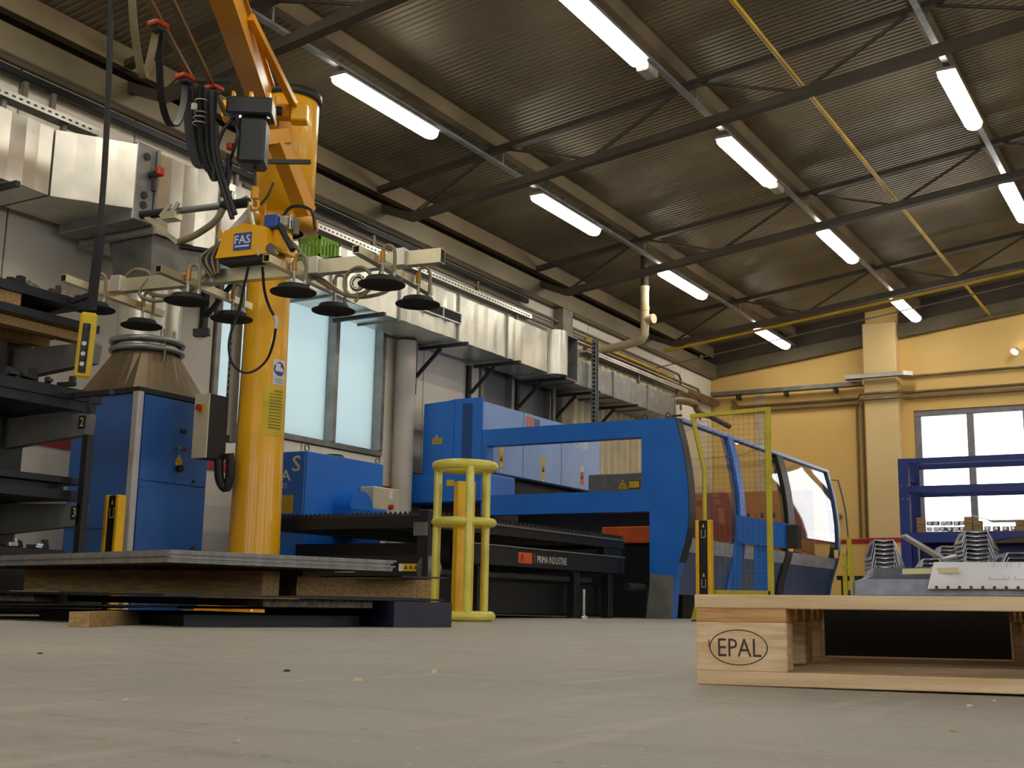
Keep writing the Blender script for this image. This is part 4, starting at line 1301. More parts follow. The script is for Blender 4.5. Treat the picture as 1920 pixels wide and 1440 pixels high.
fl = thing('flat_cable', 'flat grey cable hanging in loops from the festoon trolleys', 'cable', (-5.774, 5.257, 3.170))
sd = (0.86, 0.5, 0)
MB().ribbon([(-5.532, 4.868, 3.621), (-5.599, 4.945, 3.458), (-5.694, 5.070, 3.275), (-5.763, 5.204, 3.174), (-5.788, 5.300, 3.207), (-5.850, 5.401, 3.397), (-5.911, 5.461, 3.608)], 0.045, 0.012, sd).build('cable_loop', 'cable_black', fl)
MB().ribbon([(-5.550, 4.857, 3.621), (-5.505, 4.795, 3.427), (-5.491, 4.753, 3.273), (-5.436, 4.679, 3.217), (-5.376, 4.578, 3.305), (-5.308, 4.471, 3.445), (-5.225, 4.361, 3.641)], 0.045, 0.012, sd).build('cable_loop', 'cable_black', fl).active_material = MATS['hose_clear']
MB().ribbon([(-5.899, 5.470, 3.601), (-5.915, 5.512, 3.356), (-5.910, 5.561, 3.141), (-5.881, 5.603, 3.027), (-5.836, 5.628, 3.035), (-5.797, 5.613, 3.215), (-5.740, 5.556, 3.531)], 0.06, 0.014, sd).build('cable_loop', 'cable_black', fl)
bu = thing('hose_bundle', 'bundle of black hoses tied together below the festoon rails', 'hoses', (-5.784, 5.652, 2.957))
for k, pts in enumerate(([(-5.875, 5.529, 3.557), (-5.899, 5.563, 3.333), (-5.901, 5.603, 3.135), (-5.864, 5.644, 3.046), (-5.824, 5.680, 2.993)], [(-5.813, 5.509, 3.547), (-5.835, 5.546, 3.314), (-5.829, 5.595, 3.099), (-5.785, 5.655, 2.939)], [(-5.782, 5.527, 3.548), (-5.797, 5.576, 3.279), (-5.798, 5.613, 3.100), (-5.761, 5.672, 2.929)], [(-5.717, 5.514, 3.517), (-5.730, 5.560, 3.261), (-5.733, 5.600, 3.065), (-5.704, 5.659, 2.870), (-5.624, 5.696, 2.642)], [(-5.706, 5.567, 3.297), (-5.713, 5.608, 3.083), (-5.679, 5.674, 2.870), (-5.606, 5.701, 2.671)])):
    MB().tube(pts, 0.022 if k < 3 else 0.017, 8, smooth=4).build('hose', 'cable_black' if k != 1 else 'rubber_black', bu)
for x_, y_ in ((377, 193), (376, 213), (374, 218), (372, 228)):
    MB().torus((-5.814, 5.527, 3.458) if y_ == 193 else ((-5.824, 5.539, 3.375) if y_ == 213 else ((-5.832, 5.541, 3.343) if y_ == 218 else (-5.838, 5.545, 3.307))), 0.045, 0.004, (0, 0, 1), 16, 6).build('cable_tie', 'sign_white', bu)
MB().box((-5.789, 5.440, 3.381), (0.03, 0.03, 0.045), 0.002).build('paper_label', 'sign_white', bu)
run('pendant_cable', [(-5.320, 4.304, 3.639), (-5.336, 4.337, 3.325), (-5.352, 4.372, 2.949), (-5.376, 4.410, 2.483), (-5.411, 4.438, 2.084), (-5.449, 4.458, 1.718)], 0.017, 'cable_black', 'long black cable from which the yellow pendant control hangs', 'cable', None, 8, 4)
solo(MB().tube([(-5.396, 4.434, 2.144), (-5.425, 4.446, 1.899), (-5.450, 4.459, 1.712)], 0.028, 8, smooth=3), 'cable_sleeve', 'rubber_black', 'thick rubber sleeve on the cable above the yellow pendant', 'sleeve', at=(-5.450, 4.459, 1.712))
# yellow pendant control
pd0, pd1 = Vector((-5.458, 4.456, 1.700)), Vector((-5.523, 4.495, 1.336))
pu = (pd0 - pd1).normalized()
pdt = thing('pendant_control', 'yellow hanging pendant control with black buttons', 'pendant control', tuple(pd1))
toward = V(0.62, -0.78, 0)
px_r = pu.cross(toward).normalized() * -1
pn = px_r.cross(pu).normalized()
if pn.dot(V(0.5, -0.8, 0)) < 0:
    pn = -pn
    px_r = -px_r
pRm = Matrix((px_r, pn, pu)).transposed()
pm = (pd0 + pd1) / 2
L = (pd0 - pd1).length
MB().box(pm, (0.088, 0.06, L), 0.018, pRm).build('housing', 'pendant_yellow', pdt)
MB().box(pm + pn * 0.031 - pu * 0.018, (0.042, 0.006, L - 0.09), 0.002, pRm).build('button_plate', 'plastic_black', pdt)
for k in range(5):
    c_ = pm + pn * 0.034 + pu * (0.105 - 0.058 * k)
    MB().cyl(c_, c_ + pn * 0.012, 0.018, n=12).build('button', 'plastic_black', pdt)
    if k > 1:
        c2 = c_ + pu * 0.02 + pn * 0.003
        MB().cyl(c2, c2 + pn * 0.010, 0.0125, n=12).build('push_button', 'plastic_white', pdt)

# ================================================================ vacuum lifter under the hoist
LA = math.radians(9.6)
ZL = 2.08
vl = thing('vacuum_lifter', 'vacuum lifting beam with eight black suction cups under the jib crane', 'lifter', (-5.70, 5.95, ZL), LA)
def lp_(x, y, z):
    return (x, y, z - ZL)
def lb(mb, name, m, parent=None):
    return mb.build(name, m, parent or vl, local=True)
lb(MB().pipe(lp_(-1.25, 0, 2.325), lp_(1.48, 0, 2.325), 0.07, 0.095, 0.004), 'main_beam', 'zinc_plate')
BX = [-1.13, -0.345, 0.485, 1.13]
for x in BX:
    bar_ = lb(MB().pipe(lp_(x, -0.52, 2.255), lp_(x, 0.56, 2.255), 0.05, 0.05, 0.004), 'cross_bar', 'zinc_plate')
    lb(MB().box(lp_(x + 0.06, -0.02, 2.33), (0.09, 0.10, 0.12), 0.004), 'clamp_block', 'galvanised')
    for sy in (-0.26, 0.27):
        st = MB().cyl(lp_(x + 0.05, sy, 2.13), lp_(x + 0.05, sy, 2.30), 0.011, n=10)
        lb(st, 'spring_stem', 'chrome', bar_)
        lb(MB().cyl(lp_(x + 0.05, sy, 2.24), lp_(x + 0.05, sy, 2.31), 0.017, n=10), 'stem_sleeve', 'brass', bar_)
        cup = MB().lathe([(0.0, 0.045), (0.075, 0.045), (0.10, 0.040), (0.110, 0.018), (0.152, 0.0), (0.150, -0.008), (0.10, 0.010), (0.0, 0.012)], lp_(x + 0.05, sy, 2.095), 32)
        lb(cup, 'suction_cup', 'rubber_black')
        h = MB().tube([lp_(x + 0.05, sy, 2.31), lp_(x + 0.06, sy + 0.01, 2.345), lp_(x + 0.10, sy + 0.015, 2.345), lp_(x + 0.125, sy + 0.02, 2.30), lp_(x + 0.125, sy + 0.02, 2.14)], 0.012, 8, smooth=4)
        lb(h, 'suction_hose', 'hose_clear')
        lb(MB().cyl(lp_(x + 0.125, sy + 0.02, 2.12), lp_(x + 0.125, sy + 0.02, 2.17), 0.014, n=8), 'hose_fitting', 'chrome')
# hoses along the beam
for pts in ([(0.52, 0.05, 2.29), (0.62, 0.05, 2.22), (0.78, 0.0, 2.12), (0.95, -0.05, 2.11), (1.06, -0.08, 2.20), (1.10, -0.10, 2.26)], [(0.50, 0.03, 2.28), (0.66, 0.03, 2.18), (0.85, 0.0, 2.10), (1.05, 0.02, 2.12), (1.16, 0.06, 2.22)], [(-0.30, 0.0, 2.36), (-0.5, -0.03, 2.22), (-0.72, -0.04, 2.18), (-0.88, -0.03, 2.25), (-0.80, -0.02, 2.38), (-0.95, 0.0, 2.44), (-1.08, 0.0, 2.36)], [(-0.32, 0.02, 2.33), (-0.55, 0.02, 2.23), (-0.78, 0.01, 2.24), (-0.86, 0.0, 2.31)], [(-0.05, 0.0, 2.5), (-0.20, -0.05, 2.42), (-0.30, -0.1, 2.3), (-0.34, -0.12, 2.27)], [(0.30, 0.0, 2.56), (0.42, -0.05, 2.46), (0.50, -0.05, 2.33)]):
    lb(MB().tube([lp_(*p) for p in pts], 0.014, 8, smooth=4), 'vacuum_hose', 'hose_clear')
lb(MB().tube([lp_(0.92 + 0.10 * math.sin(t * math.pi / 8), -0.10, 2.17 + 0.10 * math.cos(t * math.pi / 8)) for t in range(16)], 0.013, 8, closed=True, smooth=2), 'hose_coil', 'hose_clear')
lb(MB().torus(lp_(0.93, -0.12, 2.16), 0.045, 0.014, (0, 1, 0), 18, 8), 'shackle', 'chrome')
lb(MB().tube([lp_(0.92, -0.1, 2.10), lp_(0.925, -0.1, 2.06), lp_(0.905, -0.1, 2.04)], 0.010, 6, smooth=3), 'snap_hook', 'brass')
# body with pump and sign
bod = MB().prism([(-0.16, 2.41 - ZL), (0.27, 2.41 - ZL), (0.23, 2.60 - ZL), (0.06, 2.64 - ZL), (-0.10, 2.60 - ZL)], 'y', -0.16, 0.12)
bod = lb(bod, 'lifter_body', 'crane_yellow')
lb(MB().bx(-0.13, 0.24, -0.14, 0.10, 2.375 - ZL, 2.41 - ZL), 'body_foot', 'machine_black')
lb(MB().bx(-0.015, 0.125, -0.166, -0.161, 2.45 - ZL, 2.57 - ZL), 'maker_sign', 'sign_blue', bod)
text('maker_letters', 'FAS', 0.06, lp_(0.055, -0.1675, 2.495), (1, 0, 0), (0, 0, 1), 'sign_white', bod, local=True, xs=1.0, align='CENTER', bold=0.015)
lb(MB().bx(0.0, 0.11, -0.1685, -0.167, 2.470 - ZL, 2.482 - ZL), 'sign_stroke', 'sign_white', bod)
lb(MB().prism([(-0.20, 2.58 - ZL), (-0.13, 2.55 - ZL), (-0.19, 2.66 - ZL)], 'y', -0.10, -0.08), 'body_lug', 'crane_yellow', bod)
lb(MB().prism([(0.24, 2.45 - ZL), (0.36, 2.42 - ZL), (0.30, 2.60 - ZL), (0.24, 2.60 - ZL)], 'y', -0.08, 0.06), 'side_wing', 'crane_yellow', bod)
pu_ = lb(MB().bx(0.18, 0.29, -0.12, 0.02, 2.60 - ZL, 2.70 - ZL, 0.012), 'vacuum_pump', 'plastic_blue')
lb(MB().bx(0.29, 0.35, -0.10, 0.0, 2.61 - ZL, 2.69 - ZL, 0.012), 'pump_head', 'lamp_body')
lb(MB().cyl(lp_(0.36, -0.06, 2.60), lp_(0.36, -0.06, 2.70), 0.014, n=8), 'pump_fitting', 'chrome')
lb(MB().cyl(lp_(0.40, -0.05, 2.56), lp_(0.40, -0.05, 2.66), 0.022, n=10), 'filter_glass', 'machine_grey')
lb(MB().cyl(lp_(0.28, -0.1, 2.44), lp_(0.28, -0.17, 2.44), 0.035, n=14), 'vacuum_gauge', 'chrome')
lb(MB().cyl(lp_(0.44, -0.14, 2.42), lp_(0.30, -0.10, 2.62), 0.022, n=8), 'manifold_pipe', 'machine_black')
lb(MB().tube([lp_(0.23, 0.0, 2.66), lp_(0.32, 0.0, 2.78), lp_(0.48, 0.0, 2.74), lp_(0.52, 0.0, 2.6)], 0.012, 6, smooth=4), 'pressure_hose', 'cable_black')
lb(MB().cyl(lp_(-0.12, -0.05, 2.62), lp_(0.08, -0.08, 2.76), 0.03, 0.04, n=12), 'exhaust_silencer', 'plastic_white')
lb(MB().tube([lp_(0.10, -0.05, 2.80), lp_(0.16, -0.05, 2.86), lp_(0.20, -0.05, 2.95)], 0.009, 6, smooth=2), 'lifting_link', 'steel_brown')
lb(MB().bar(lp_(0.10, 0.0, 2.60), lp_(0.10, 0.0, 2.82), 0.03, 0.012), 'lifting_eye', 'crane_yellow_shaded')
# operating handle
hb = lb(MB().cyl(lp_(-0.80, -0.12, 2.80), lp_(0.06, -0.12, 2.80), 0.024, n=12), 'handle_bar', 'galvanised_dull')
lb(MB().cyl(lp_(-0.84, -0.12, 2.80), lp_(-0.62, -0.12, 2.80), 0.031, n=12), 'grip', 'rubber_black', hb)
lb(MB().cyl(lp_(-0.16, -0.12, 2.80), lp_(0.06, -0.12, 2.80), 0.034, n=12), 'grip', 'rubber_black', hb)
for x in (-0.62, -0.55):
    lb(MB().bar(lp_(x - 0.03, -0.15, 2.76), lp_(x + 0.05, -0.15, 2.85), 0.03, 0.012, up=(0, 1, 0)), 'handle_clip', 'galvanised', hb)
lb(MB().bx(-0.62, -0.50, -0.18, -0.10, 2.725 - ZL, 2.785 - ZL, 0.005), 'handle_bracket', 'zinc_plate', hb)
lb(MB().ribbon([lp_(0.06, -0.12, 2.80), lp_(0.10, -0.13, 2.66), lp_(0.15, -0.14, 2.52), lp_(0.19, -0.15, 2.40)], 0.03, 0.02, (0, 1, 0)), 'handle_strut', 'zinc_plate')
lb(MB().bar(lp_(-0.80, -0.12, 2.79), lp_(-0.50, -0.12, 2.56), 0.035, 0.03), 'handle_strut', 'zinc_plate')
lb(MB().tube([lp_(-0.50, -0.12, 2.57), lp_(-0.36, -0.12, 2.61), lp_(-0.20, -0.12, 2.70), lp_(-0.12, -0.12, 2.84)], 0.024, 8, smooth=4), 'handle_hose', 'hose_clear')
lb(MB().tube([lp_(-0.50, -0.10, 2.54), lp_(-0.30, -0.08, 2.50), lp_(-0.16, -0.08, 2.46), lp_(-0.10, -0.05, 2.40)], 0.02, 8, smooth=4), 'handle_hose', 'cable_black')
lb(MB().cyl(lp_(-0.10, -0.10, 2.83), lp_(-0.10, -0.10, 2.90), 0.03, n=10), 'valve', 'chrome')
lb(MB().cyl(lp_(-0.02, -0.1, 2.83), lp_(0.03, -0.1, 2.85), 0.014, n=8), 'valve_lever', 'gas_yellow')
for k in range(7):
    t = k / 6
    lb(MB().tube([lp_(-0.22 + 0.05 * t, -0.10, 2.30 + 0.02 * t), lp_(-0.30 + 0.12 * t, -0.14 + 0.04 * t, 2.42 + 0.02 * t), lp_(-0.18 + 0.04 * t, -0.12, 2.52), lp_(-0.08 + 0.03 * t, -0.08, 2.60)], 0.012, 6, smooth=3), 'air_line', 'cable_black' if k % 2 else 'hose_clear')
# thin control cable that hangs in front of the column
cc = thing('control_cable', 'thin black cable looping in front of the crane column', 'cable', (-5.644, 5.902, 1.616))
MB().tube([(-5.340, 5.708, 2.273), (-5.374, 5.777, 2.130), (-5.388, 5.847, 2.038), (-5.365, 5.873, 1.980)], 0.010, 6, smooth=4).build('cable', 'cable_black', cc)
MB().tube([(-5.365, 5.873, 1.980), (-5.352, 5.887, 1.952), (-5.362, 5.893, 1.896)], 0.014, 8, smooth=3).build('connector', 'plastic_white', cc)
MB().tube([(-5.362, 5.893, 1.896), (-5.419, 5.937, 1.804), (-5.498, 5.970, 1.708), (-5.572, 5.941, 1.636), (-5.644, 5.901, 1.623), (-5.701, 5.854, 1.686), (-5.711, 5.825, 1.792), (-5.687, 5.816, 1.898), (-5.642, 5.821, 2.005), (-5.564, 5.777, 2.153), (-5.487, 5.733, 2.298)], 0.009, 6, smooth=4).build('cable', 'cable_black', cc)
# green crate on a shelf behind the lifter
cg = thing('plastic_crate', 'small green plastic crate on a shelf behind the lifter', 'crate', (-6.03, 7.07, 2.72))
gx0, gx1, gy0, gy1, gz0, gz1 = -6.14, -5.92, 6.95, 7.20, 2.72, 2.92
MB().bx(gx0, gx1, gy0, gy1, gz0, gz0 + 0.012).build('floor_panel', 'crate_green', cg)
for nm, (a, b, c2, d) in {'near': (gx0, gx1, gy0, gy0 + 0.012), 'far': (gx0, gx1, gy1 - 0.012, gy1), 'left': (gx0, gx0 + 0.012, gy0, gy1), 'right': (gx1 - 0.012, gx1, gy0, gy1)}.items():
    sdm = MB().bx(a, b, c2, d, gz0 + 0.012, gz0 + 0.05).bx(a, b, c2, d, gz1 - 0.03, gz1)
    nst = 6
    for i in range(nst):
        if b - a > d - c2:
            xx = a + (b - a) * (i + 0.5) / nst
            sdm.bx(xx - 0.012, xx + 0.012, c2, d, gz0 + 0.05, gz1 - 0.03)
        else:
            yq = c2 + (d - c2) * (i + 0.5) / nst
            sdm.bx(a, b, yq - 0.012, yq + 0.012, gz0 + 0.05, gz1 - 0.03)
    sdm.build('side_wall', 'crate_green', cg)
MB().bx(-6.30, -5.70, 6.93, 7.22, 2.695, 2.718).build('crate_shelf', 'machine_black', cr_)
MB().bar((-6.28, 7.05, 2.5), (-5.80, 7.05, 2.70), 0.03, 0.03).build('shelf_brace', 'machine_black', cr_)

# ================================================================ filter cabinet with hood below the duct
fc = thing('filter_cabinet', 'blue filter cabinet with pale corner strip and sheet-metal hood', 'cabinet', (-7.33, 6.6, 0))
X0, X1, Y0, Y1 = -7.72, -7.0, 6.23, 6.98
MB().bx(X0, X1, Y0, Y1, 0.0, 1.64, 0.006).build('body', 'cabinet_blue', fc)
MB().bx(X0 - 0.01, X1 + 0.012, Y0 - 0.012, Y1 + 0.01, 1.64, 1.685, 0.004).build('top_seal', 'machine_black', fc)
MB().bx(X1 - 0.055, X1 + 0.014, Y0 - 0.014, Y0 + 0.045, 0.0, 1.655, 0.008).build('corner_strip', 'strip_pale', fc)
d1 = MB().bx(X1, X1 + 0.012, Y0 + 0.055, Y1 - 0.01, 0.985, 1.632, 0.004).build('upper_door', 'cabinet_blue', fc)
d2 = MB().bx(X1, X1 + 0.012, Y0 + 0.055, Y1 - 0.01, 0.05, 0.972, 0.004).build('lower_door', 'cabinet_blue', fc)
MB().bx(X0 + 0.01, X1 - 0.06, Y0 - 0.008, Y0, 0.62, 1.62, 0.003).build('side_cover', 'cabinet_blue', fc)
MB().bx(X0 + 0.01, X1 - 0.06, Y0 - 0.008, Y0, 0.05, 0.61, 0.003).build('side_cover', 'cabinet_blue', fc)
xd = X1 + 0.012
def knob(y, z, r, m, name, par, d=0.02):
    MB().cyl((xd, y, z), (xd + d, y, z), r, n=12).build(name, m, par)
MB().bx(xd, xd + 0.01, 6.66, 6.72, 1.39, 1.42, 0.003).build('meter', 'machine_black', d1)
knob(6.64, 1.265, 0.014, 'crate_green', 'green_lamp', d1)
knob(6.72, 1.262, 0.014, 'stripe_red', 'red_lamp', d1)
MB().prism([(6.625, 1.16), (6.705, 1.16), (6.665, 1.22)], 'x', xd, xd + 0.002).build('warning_triangle', 'label_yellow', d1)
MB().bx(xd, xd + 0.003, 6.63, 6.70, 1.13, 1.158).build('switch_plate', 'label_yellow', d1)
knob(6.665, 1.105, 0.028, 'machine_black', 'main_switch', d1, 0.035)
knob(6.83, 1.02, 0.008, 'machine_black', 'lock', d1)
knob(6.86, 0.50, 0.016, 'brass', 'door_lock', d2)
for y, z in ((6.30, 0.93), (6.93, 0.92)):
    knob(y, z, 0.006, 'chrome', 'screw', d2, 0.005)
# hood: square to round, then flange rings and a pipe into the duct
hc = V(-7.36, 6.60, 0)
n = 32
vs = []
for i in range(n):
    a = 2 * math.pi * (i + 0.5) / n
    cx_, sy_ = math.cos(a), math.sin(a)
    k = 1 / max(abs(cx_), abs(sy_))
    vs.append((hc.x + cx_ * k * 0.36, hc.y + sy_ * k * 0.375, 1.685))
for i in range(n):
    a = 2 * math.pi * (i + 0.5) / n
    vs.append((hc.x + math.cos(a) * 0.25, hc.y + math.sin(a) * 0.25, 2.03))
MB().add(vs, [(i, (i + 1) % n, n + (i + 1) % n, n + i) for i in range(n)]).build('hood', 'hood_metal', fc)
for z in (2.045, 2.115):
    MB().torus((hc.x, hc.y, z), 0.275, 0.024, (0, 0, 1), 36, 8).build('flange_ring', 'chrome', fc).active_material = MATS['galvanised_dull']
MB().cyl((hc.x, hc.y, 2.0), (hc.x, hc.y, 2.56), 0.25, n=28).build('riser_pipe', 'galvanised', fc)
vs = [(-7.70, 6.42, 2.965), (-7.20, 6.42, 2.965), (-7.20, 7.0, 2.965), (-7.70, 7.0, 2.965)]
vs2 = [(hc.x + sx * 0.2, hc.y + sy2 * 0.2, 2.56) for sx, sy2 in ((-1, -1), (1, -1), (1, 1), (-1, 1))]
MB().add(vs + vs2, [(0, 1, 5, 4), (1, 2, 6, 5), (2, 3, 7, 6), (3, 0, 4, 7)]).build('duct_boot', 'zinc_bracket', fc)
MB().bar((-7.06, 6.80, 2.22), (-6.95, 6.86, 2.23), 0.06, 0.06).build('pipe_stub', 'dark_steel', fc)
MB().tube([(-7.10, 6.52, 2.2), (-7.08, 6.53, 2.0), (-7.09, 6.5, 1.9), (-7.12, 6.42, 1.78)], 0.008, 6, smooth=3).build('earth_wire', 'hose_clear', fc)

# light curtain post by the cabinet
def light_curtain(loc, lab, h, w=0.13):
    x, y = loc
    t = thing('light_curtain', lab, 'safety post', (x, y, 0), 0, 'light curtain posts')
    MB().bx(x - w / 2 + 0.03, x + w / 2 - 0.03, y - 0.02, y + 0.03, 0.012, h, 0.003).build('lens_strip', 'machine_black', t)
    for sx in (-1, 1):
        MB().bx(x + sx * (w / 2 - 0.03), x + sx * w / 2, y - 0.03, y + 0.04, 0.012, h + 0.004, 0.004).build('side_profile', 'post_amber', t)
    MB().bx(x - w / 2 - 0.03, x + w / 2 + 0.03, y - 0.06, y + 0.06, 0, 0.012).build('foot', 'machine_black', t)
    for z in (h - 0.06, 0.38):
        MB().prism([(x - 0.012, z), (x + 0.012, z), (x, z + 0.035)], 'y', y - 0.0215, y - 0.0205).build('arrow_mark', 'label_yellow', t)
        MB().bx(x - 0.02, x + 0.02, y - 0.0215, y - 0.0205, z - 0.09, z - 0.085).bx(x - 0.02, x - 0.016, y - 0.0215, y - 0.0205, z - 0.09, z - 0.02).bx(x + 0.016, x + 0.02, y - 0.0215, y - 0.0205, z - 0.09, z - 0.02).build('outline_mark', 'sign_white', t)
    return t
light_curtain((-6.47, 5.62), 'black and yellow light curtain post before the filter cabinet', 0.79, 0.135)
light_curtain((-3.935, 9.9), 'black and yellow light curtain post at the mesh fence', 0.865, 0.14)

# ================================================================ cantilever rack with dark sheets at the left edge
ck = thing('cantilever_rack', 'grey cantilever rack with numbered arms at the left edge', 'rack', (-7.2, 5.25, 0))
MB().bx(-7.32, -7.10, 5.14, 5.34, 0.0, 2.0, 0.01).build('post', 'dark_steel', ck)
MB().bx(-7.32, -7.10, 3.34, 3.54, 0.0, 2.0, 0.01).build('post', 'dark_steel', ck)
MB().bx(-7.30, -6.2, 5.14, 5.34, 0.0, 0.14, 0.01).build('base_arm', 'dark_steel', ck)
MB().bx(-7.30, -6.2, 3.34, 3.54, 0.0, 0.14, 0.01).build('base_arm', 'dark_steel', ck)
for i, zt in enumerate((1.757, 1.284, 0.70)):
    for yy_ in (5.24, 3.44):
        a = MB().prism([(-7.12, zt - 0.19), (-6.31, zt - 0.14), (-6.29, zt - 0.02), (-6.31, zt), (-7.12, zt + 0.02)], 'y', yy_ - 0.05, yy_ + 0.02).build('arm', 'dark_steel', ck)
        a.active_material = MATS['machine_grey']
        if yy_ > 5:
            MB().bx(-6.37, -6.31, yy_ - 0.056, yy_ - 0.05, zt - 0.10, zt - 0.015).build('number_plate', 'machine_black', a)
            text('arm_number', str(i + 1), 0.06, (-6.355, yy_ - 0.057, zt - 0.085), (1, 0, 0), (0, 0, 1), 'tape_cream', a)
MB().bx(-6.33, -6.27, 5.19, 5.24, 0.14, 1.145, 0.004).build('front_upright', 'machine_black', ck)
MB().bx(-6.42, -6.05, 5.14, 5.18, 1.385, 1.415).bar((-6.27, 5.16, 1.385), (-6.29, 5.2, 1.28), 0.03, 0.02).build('stop_bar', 'dark_steel', ck)
MB().bar((-6.95, 5.10, 1.95), (-6.22, 5.10, 2.05), 0.03, 0.03).build('retaining_rod', 'dark_steel', ck)
def sheet_pile(x0, x1, y0, y1, zs, m, labs, grp):
    for (z, t, dx, dy), lab in zip(zs, labs):
        solo(MB().bx(x0 + dx, x1 + dx, y0, y1 + dy, z, z + t), 'steel_sheet', m, lab, 'sheet', grp, ((x0 + x1) / 2, (y0 + y1) / 2, z))
for x, lab in ((-6.95, 'rear'), (-6.60, 'front')):
    solo(MB().bx(x - 0.05, x + 0.05, 3.6, 5.32, 1.80, 1.86), 'timber', 'old_timber', '%s long timber on the top arm of the cantilever rack' % lab, 'timber', 'timbers on the rack', (x, 4.4, 1.80))
sheet_pile(-7.15, -6.45, 3.5, 5.36, [(1.862, 0.05, 0, 0)], 'sheet_dark', ['lower dark sheet pile on the top arm of the cantilever rack'], 'dark sheets on the rack')
solo(MB().bx(-6.62, -6.46, 4.1, 4.74, 1.914, 1.99), 'timber', 'old_timber', 'short timber block between the dark sheets on the top arm', 'timber', 'timbers on the rack', (-6.54, 4.4, 1.914))
solo(MB().bx(-7.1, -6.95, 4.1, 5.2, 1.914, 1.99), 'timber', 'old_timber', 'rear timber under the top dark sheets of the rack', 'timber', 'timbers on the rack', (-7.0, 4.6, 1.914))
sheet_pile(-7.15, -6.43, 3.5, 5.22, [(1.992, 0.06, 0, 0)], 'sheet_dark', ['upper dark sheet pile on the top arm of the cantilever rack'], 'dark sheets on the rack')
sheet_pile(-7.15, -6.40, 3.5, 5.34, [(1.31, 0.06, 0, 0), (1.372, 0.05, 0.02, 0.03), (1.424, 0.03, -0.03, -0.04)], 'sheet_dark', ['lowest dark sheet pile on the middle arm of the cantilever rack', 'middle dark sheet pile on the middle arm of the cantilever rack', 'topmost dark sheet pile on the middle arm of the cantilever rack'], 'dark sheets on the rack')
sheet_pile(-7.15, -6.40, 3.5, 5.30, [(0.725, 0.06, 0, 0), (0.787, 0.04, -0.08, -0.10), (0.83, 0.04, 0.0, 0.02)], 'sheet_dark', ['lowest dark sheet pile on the bottom arm of the cantilever rack', 'middle dark sheet pile on the bottom arm of the cantilever rack', 'topmost dark sheet pile on the bottom arm of the cantilever rack'], 'dark sheets on the rack')
# odd offcuts lying on the piles
random.seed(5)
def offcut(x, y, z, m, lab, s=1.0, grp='offcuts on the rack'):
    mb = MB()
    a = random.uniform(0, 3)
    R = Matrix.Rotation(a, 3, 'Z') @ Matrix.Rotation(random.uniform(-0.12, 0.12), 3, 'X')
    lx, ly, lz = random.uniform(0.10, 0.2) * s, random.uniform(0.03, 0.06) * s, random.uniform(0.02, 0.04) * s
    mb.box((x, y, z + lz / 2 + 0.006), (lx, ly, lz), 0.004, R)
    mb.box(V(x, y, z + lz / 2 + 0.006) + R @ V(lx * 0.3, 0, lz), (lx * 0.3, ly, lz * 1.4), 0.004, R)
    return solo(mb, 'metal_offcut', m, lab, 'offcut', grp, (x, y, z))
for k, (y, m) in enumerate(((4.72, 'machine_black'), (4.84, 'grey_timber'), (4.92, 'grey_timber'), (5.02, 'steel_brown'), (5.12, 'old_timber'), (5.20, 'machine_black'))):
    offcut(-6.50 - 0.03 * (k % 3), y, 2.054, m, ('leftmost black', 'second from left pale', 'third from left pale', 'rust brown', 'second from right brown', 'rightmost black')[k] + ' offcut on the top sheets of the rack', 0.8)
for k, y in enumerate((4.72, 4.85, 5.0, 5.14)):
    offcut(-6.46, y, 1.456, 'dark_steel', ('leftmost', 'second', 'third', 'rightmost')[k] + ' dark offcut lying over the middle arm of the rack', 0.9)
bench = MB().bx(-7.1, -6.3, 3.6, 5.12, 0.145, 0.40, 0.01)
solo(bench, 'scrap_bin', 'machine_black', 'low black scrap bin at the foot of the cantilever rack', 'bin', at=(-6.7, 4.4, 0.145))
for k in range(8):
    offcut(-6.42 - 0.1 * (k % 3), 4.62 + 0.065 * k, 0.402, 'part_steel' if k % 3 == 0 else 'machine_black', ('first', 'second', 'third', 'fourth', 'fifth', 'sixth', 'seventh', 'eighth')[k] + ' scrap piece from the left on the low black bin', 0.7, 'scrap on the low bin')

# ================================================================ yellow guard cage with post
bc = V(-4.45, 6.85, 0)
gb = thing('guard_cage', 'pale yellow tubular guard cage standing on the floor before the table', 'guard', tuple(bc))
RC = 0.195
camdir = V(0.545, -0.839, 0)                # towards the camera
camrt = V(0.839, 0.545, 0)
for z in (0.035, 0.655, 1.035):
    MB().torus(bc + V(0, 0, z), RC, 0.033 if z != 0.655 else 0.028, (0, 0, 1), 40, 12).build('ring', 'cage_yellow', gb)
for a in (160, 280, 40):
    p = bc + camrt * math.cos(math.radians(a)) * RC - camdir * math.sin(math.radians(a)) * RC
    MB().cyl(p + V(0, 0, 0.03), p + V(0, 0, 1.03), 0.029, n=16).build('upright_tube', 'cage_yellow', gb)
MB().box(bc + V(0, 0, 0.465), (0.125, 0.09, 0.93), 0.004, Matrix.Rotation(math.radians(52), 3, 'Z')).build('inner_post', 'post_amber', gb)

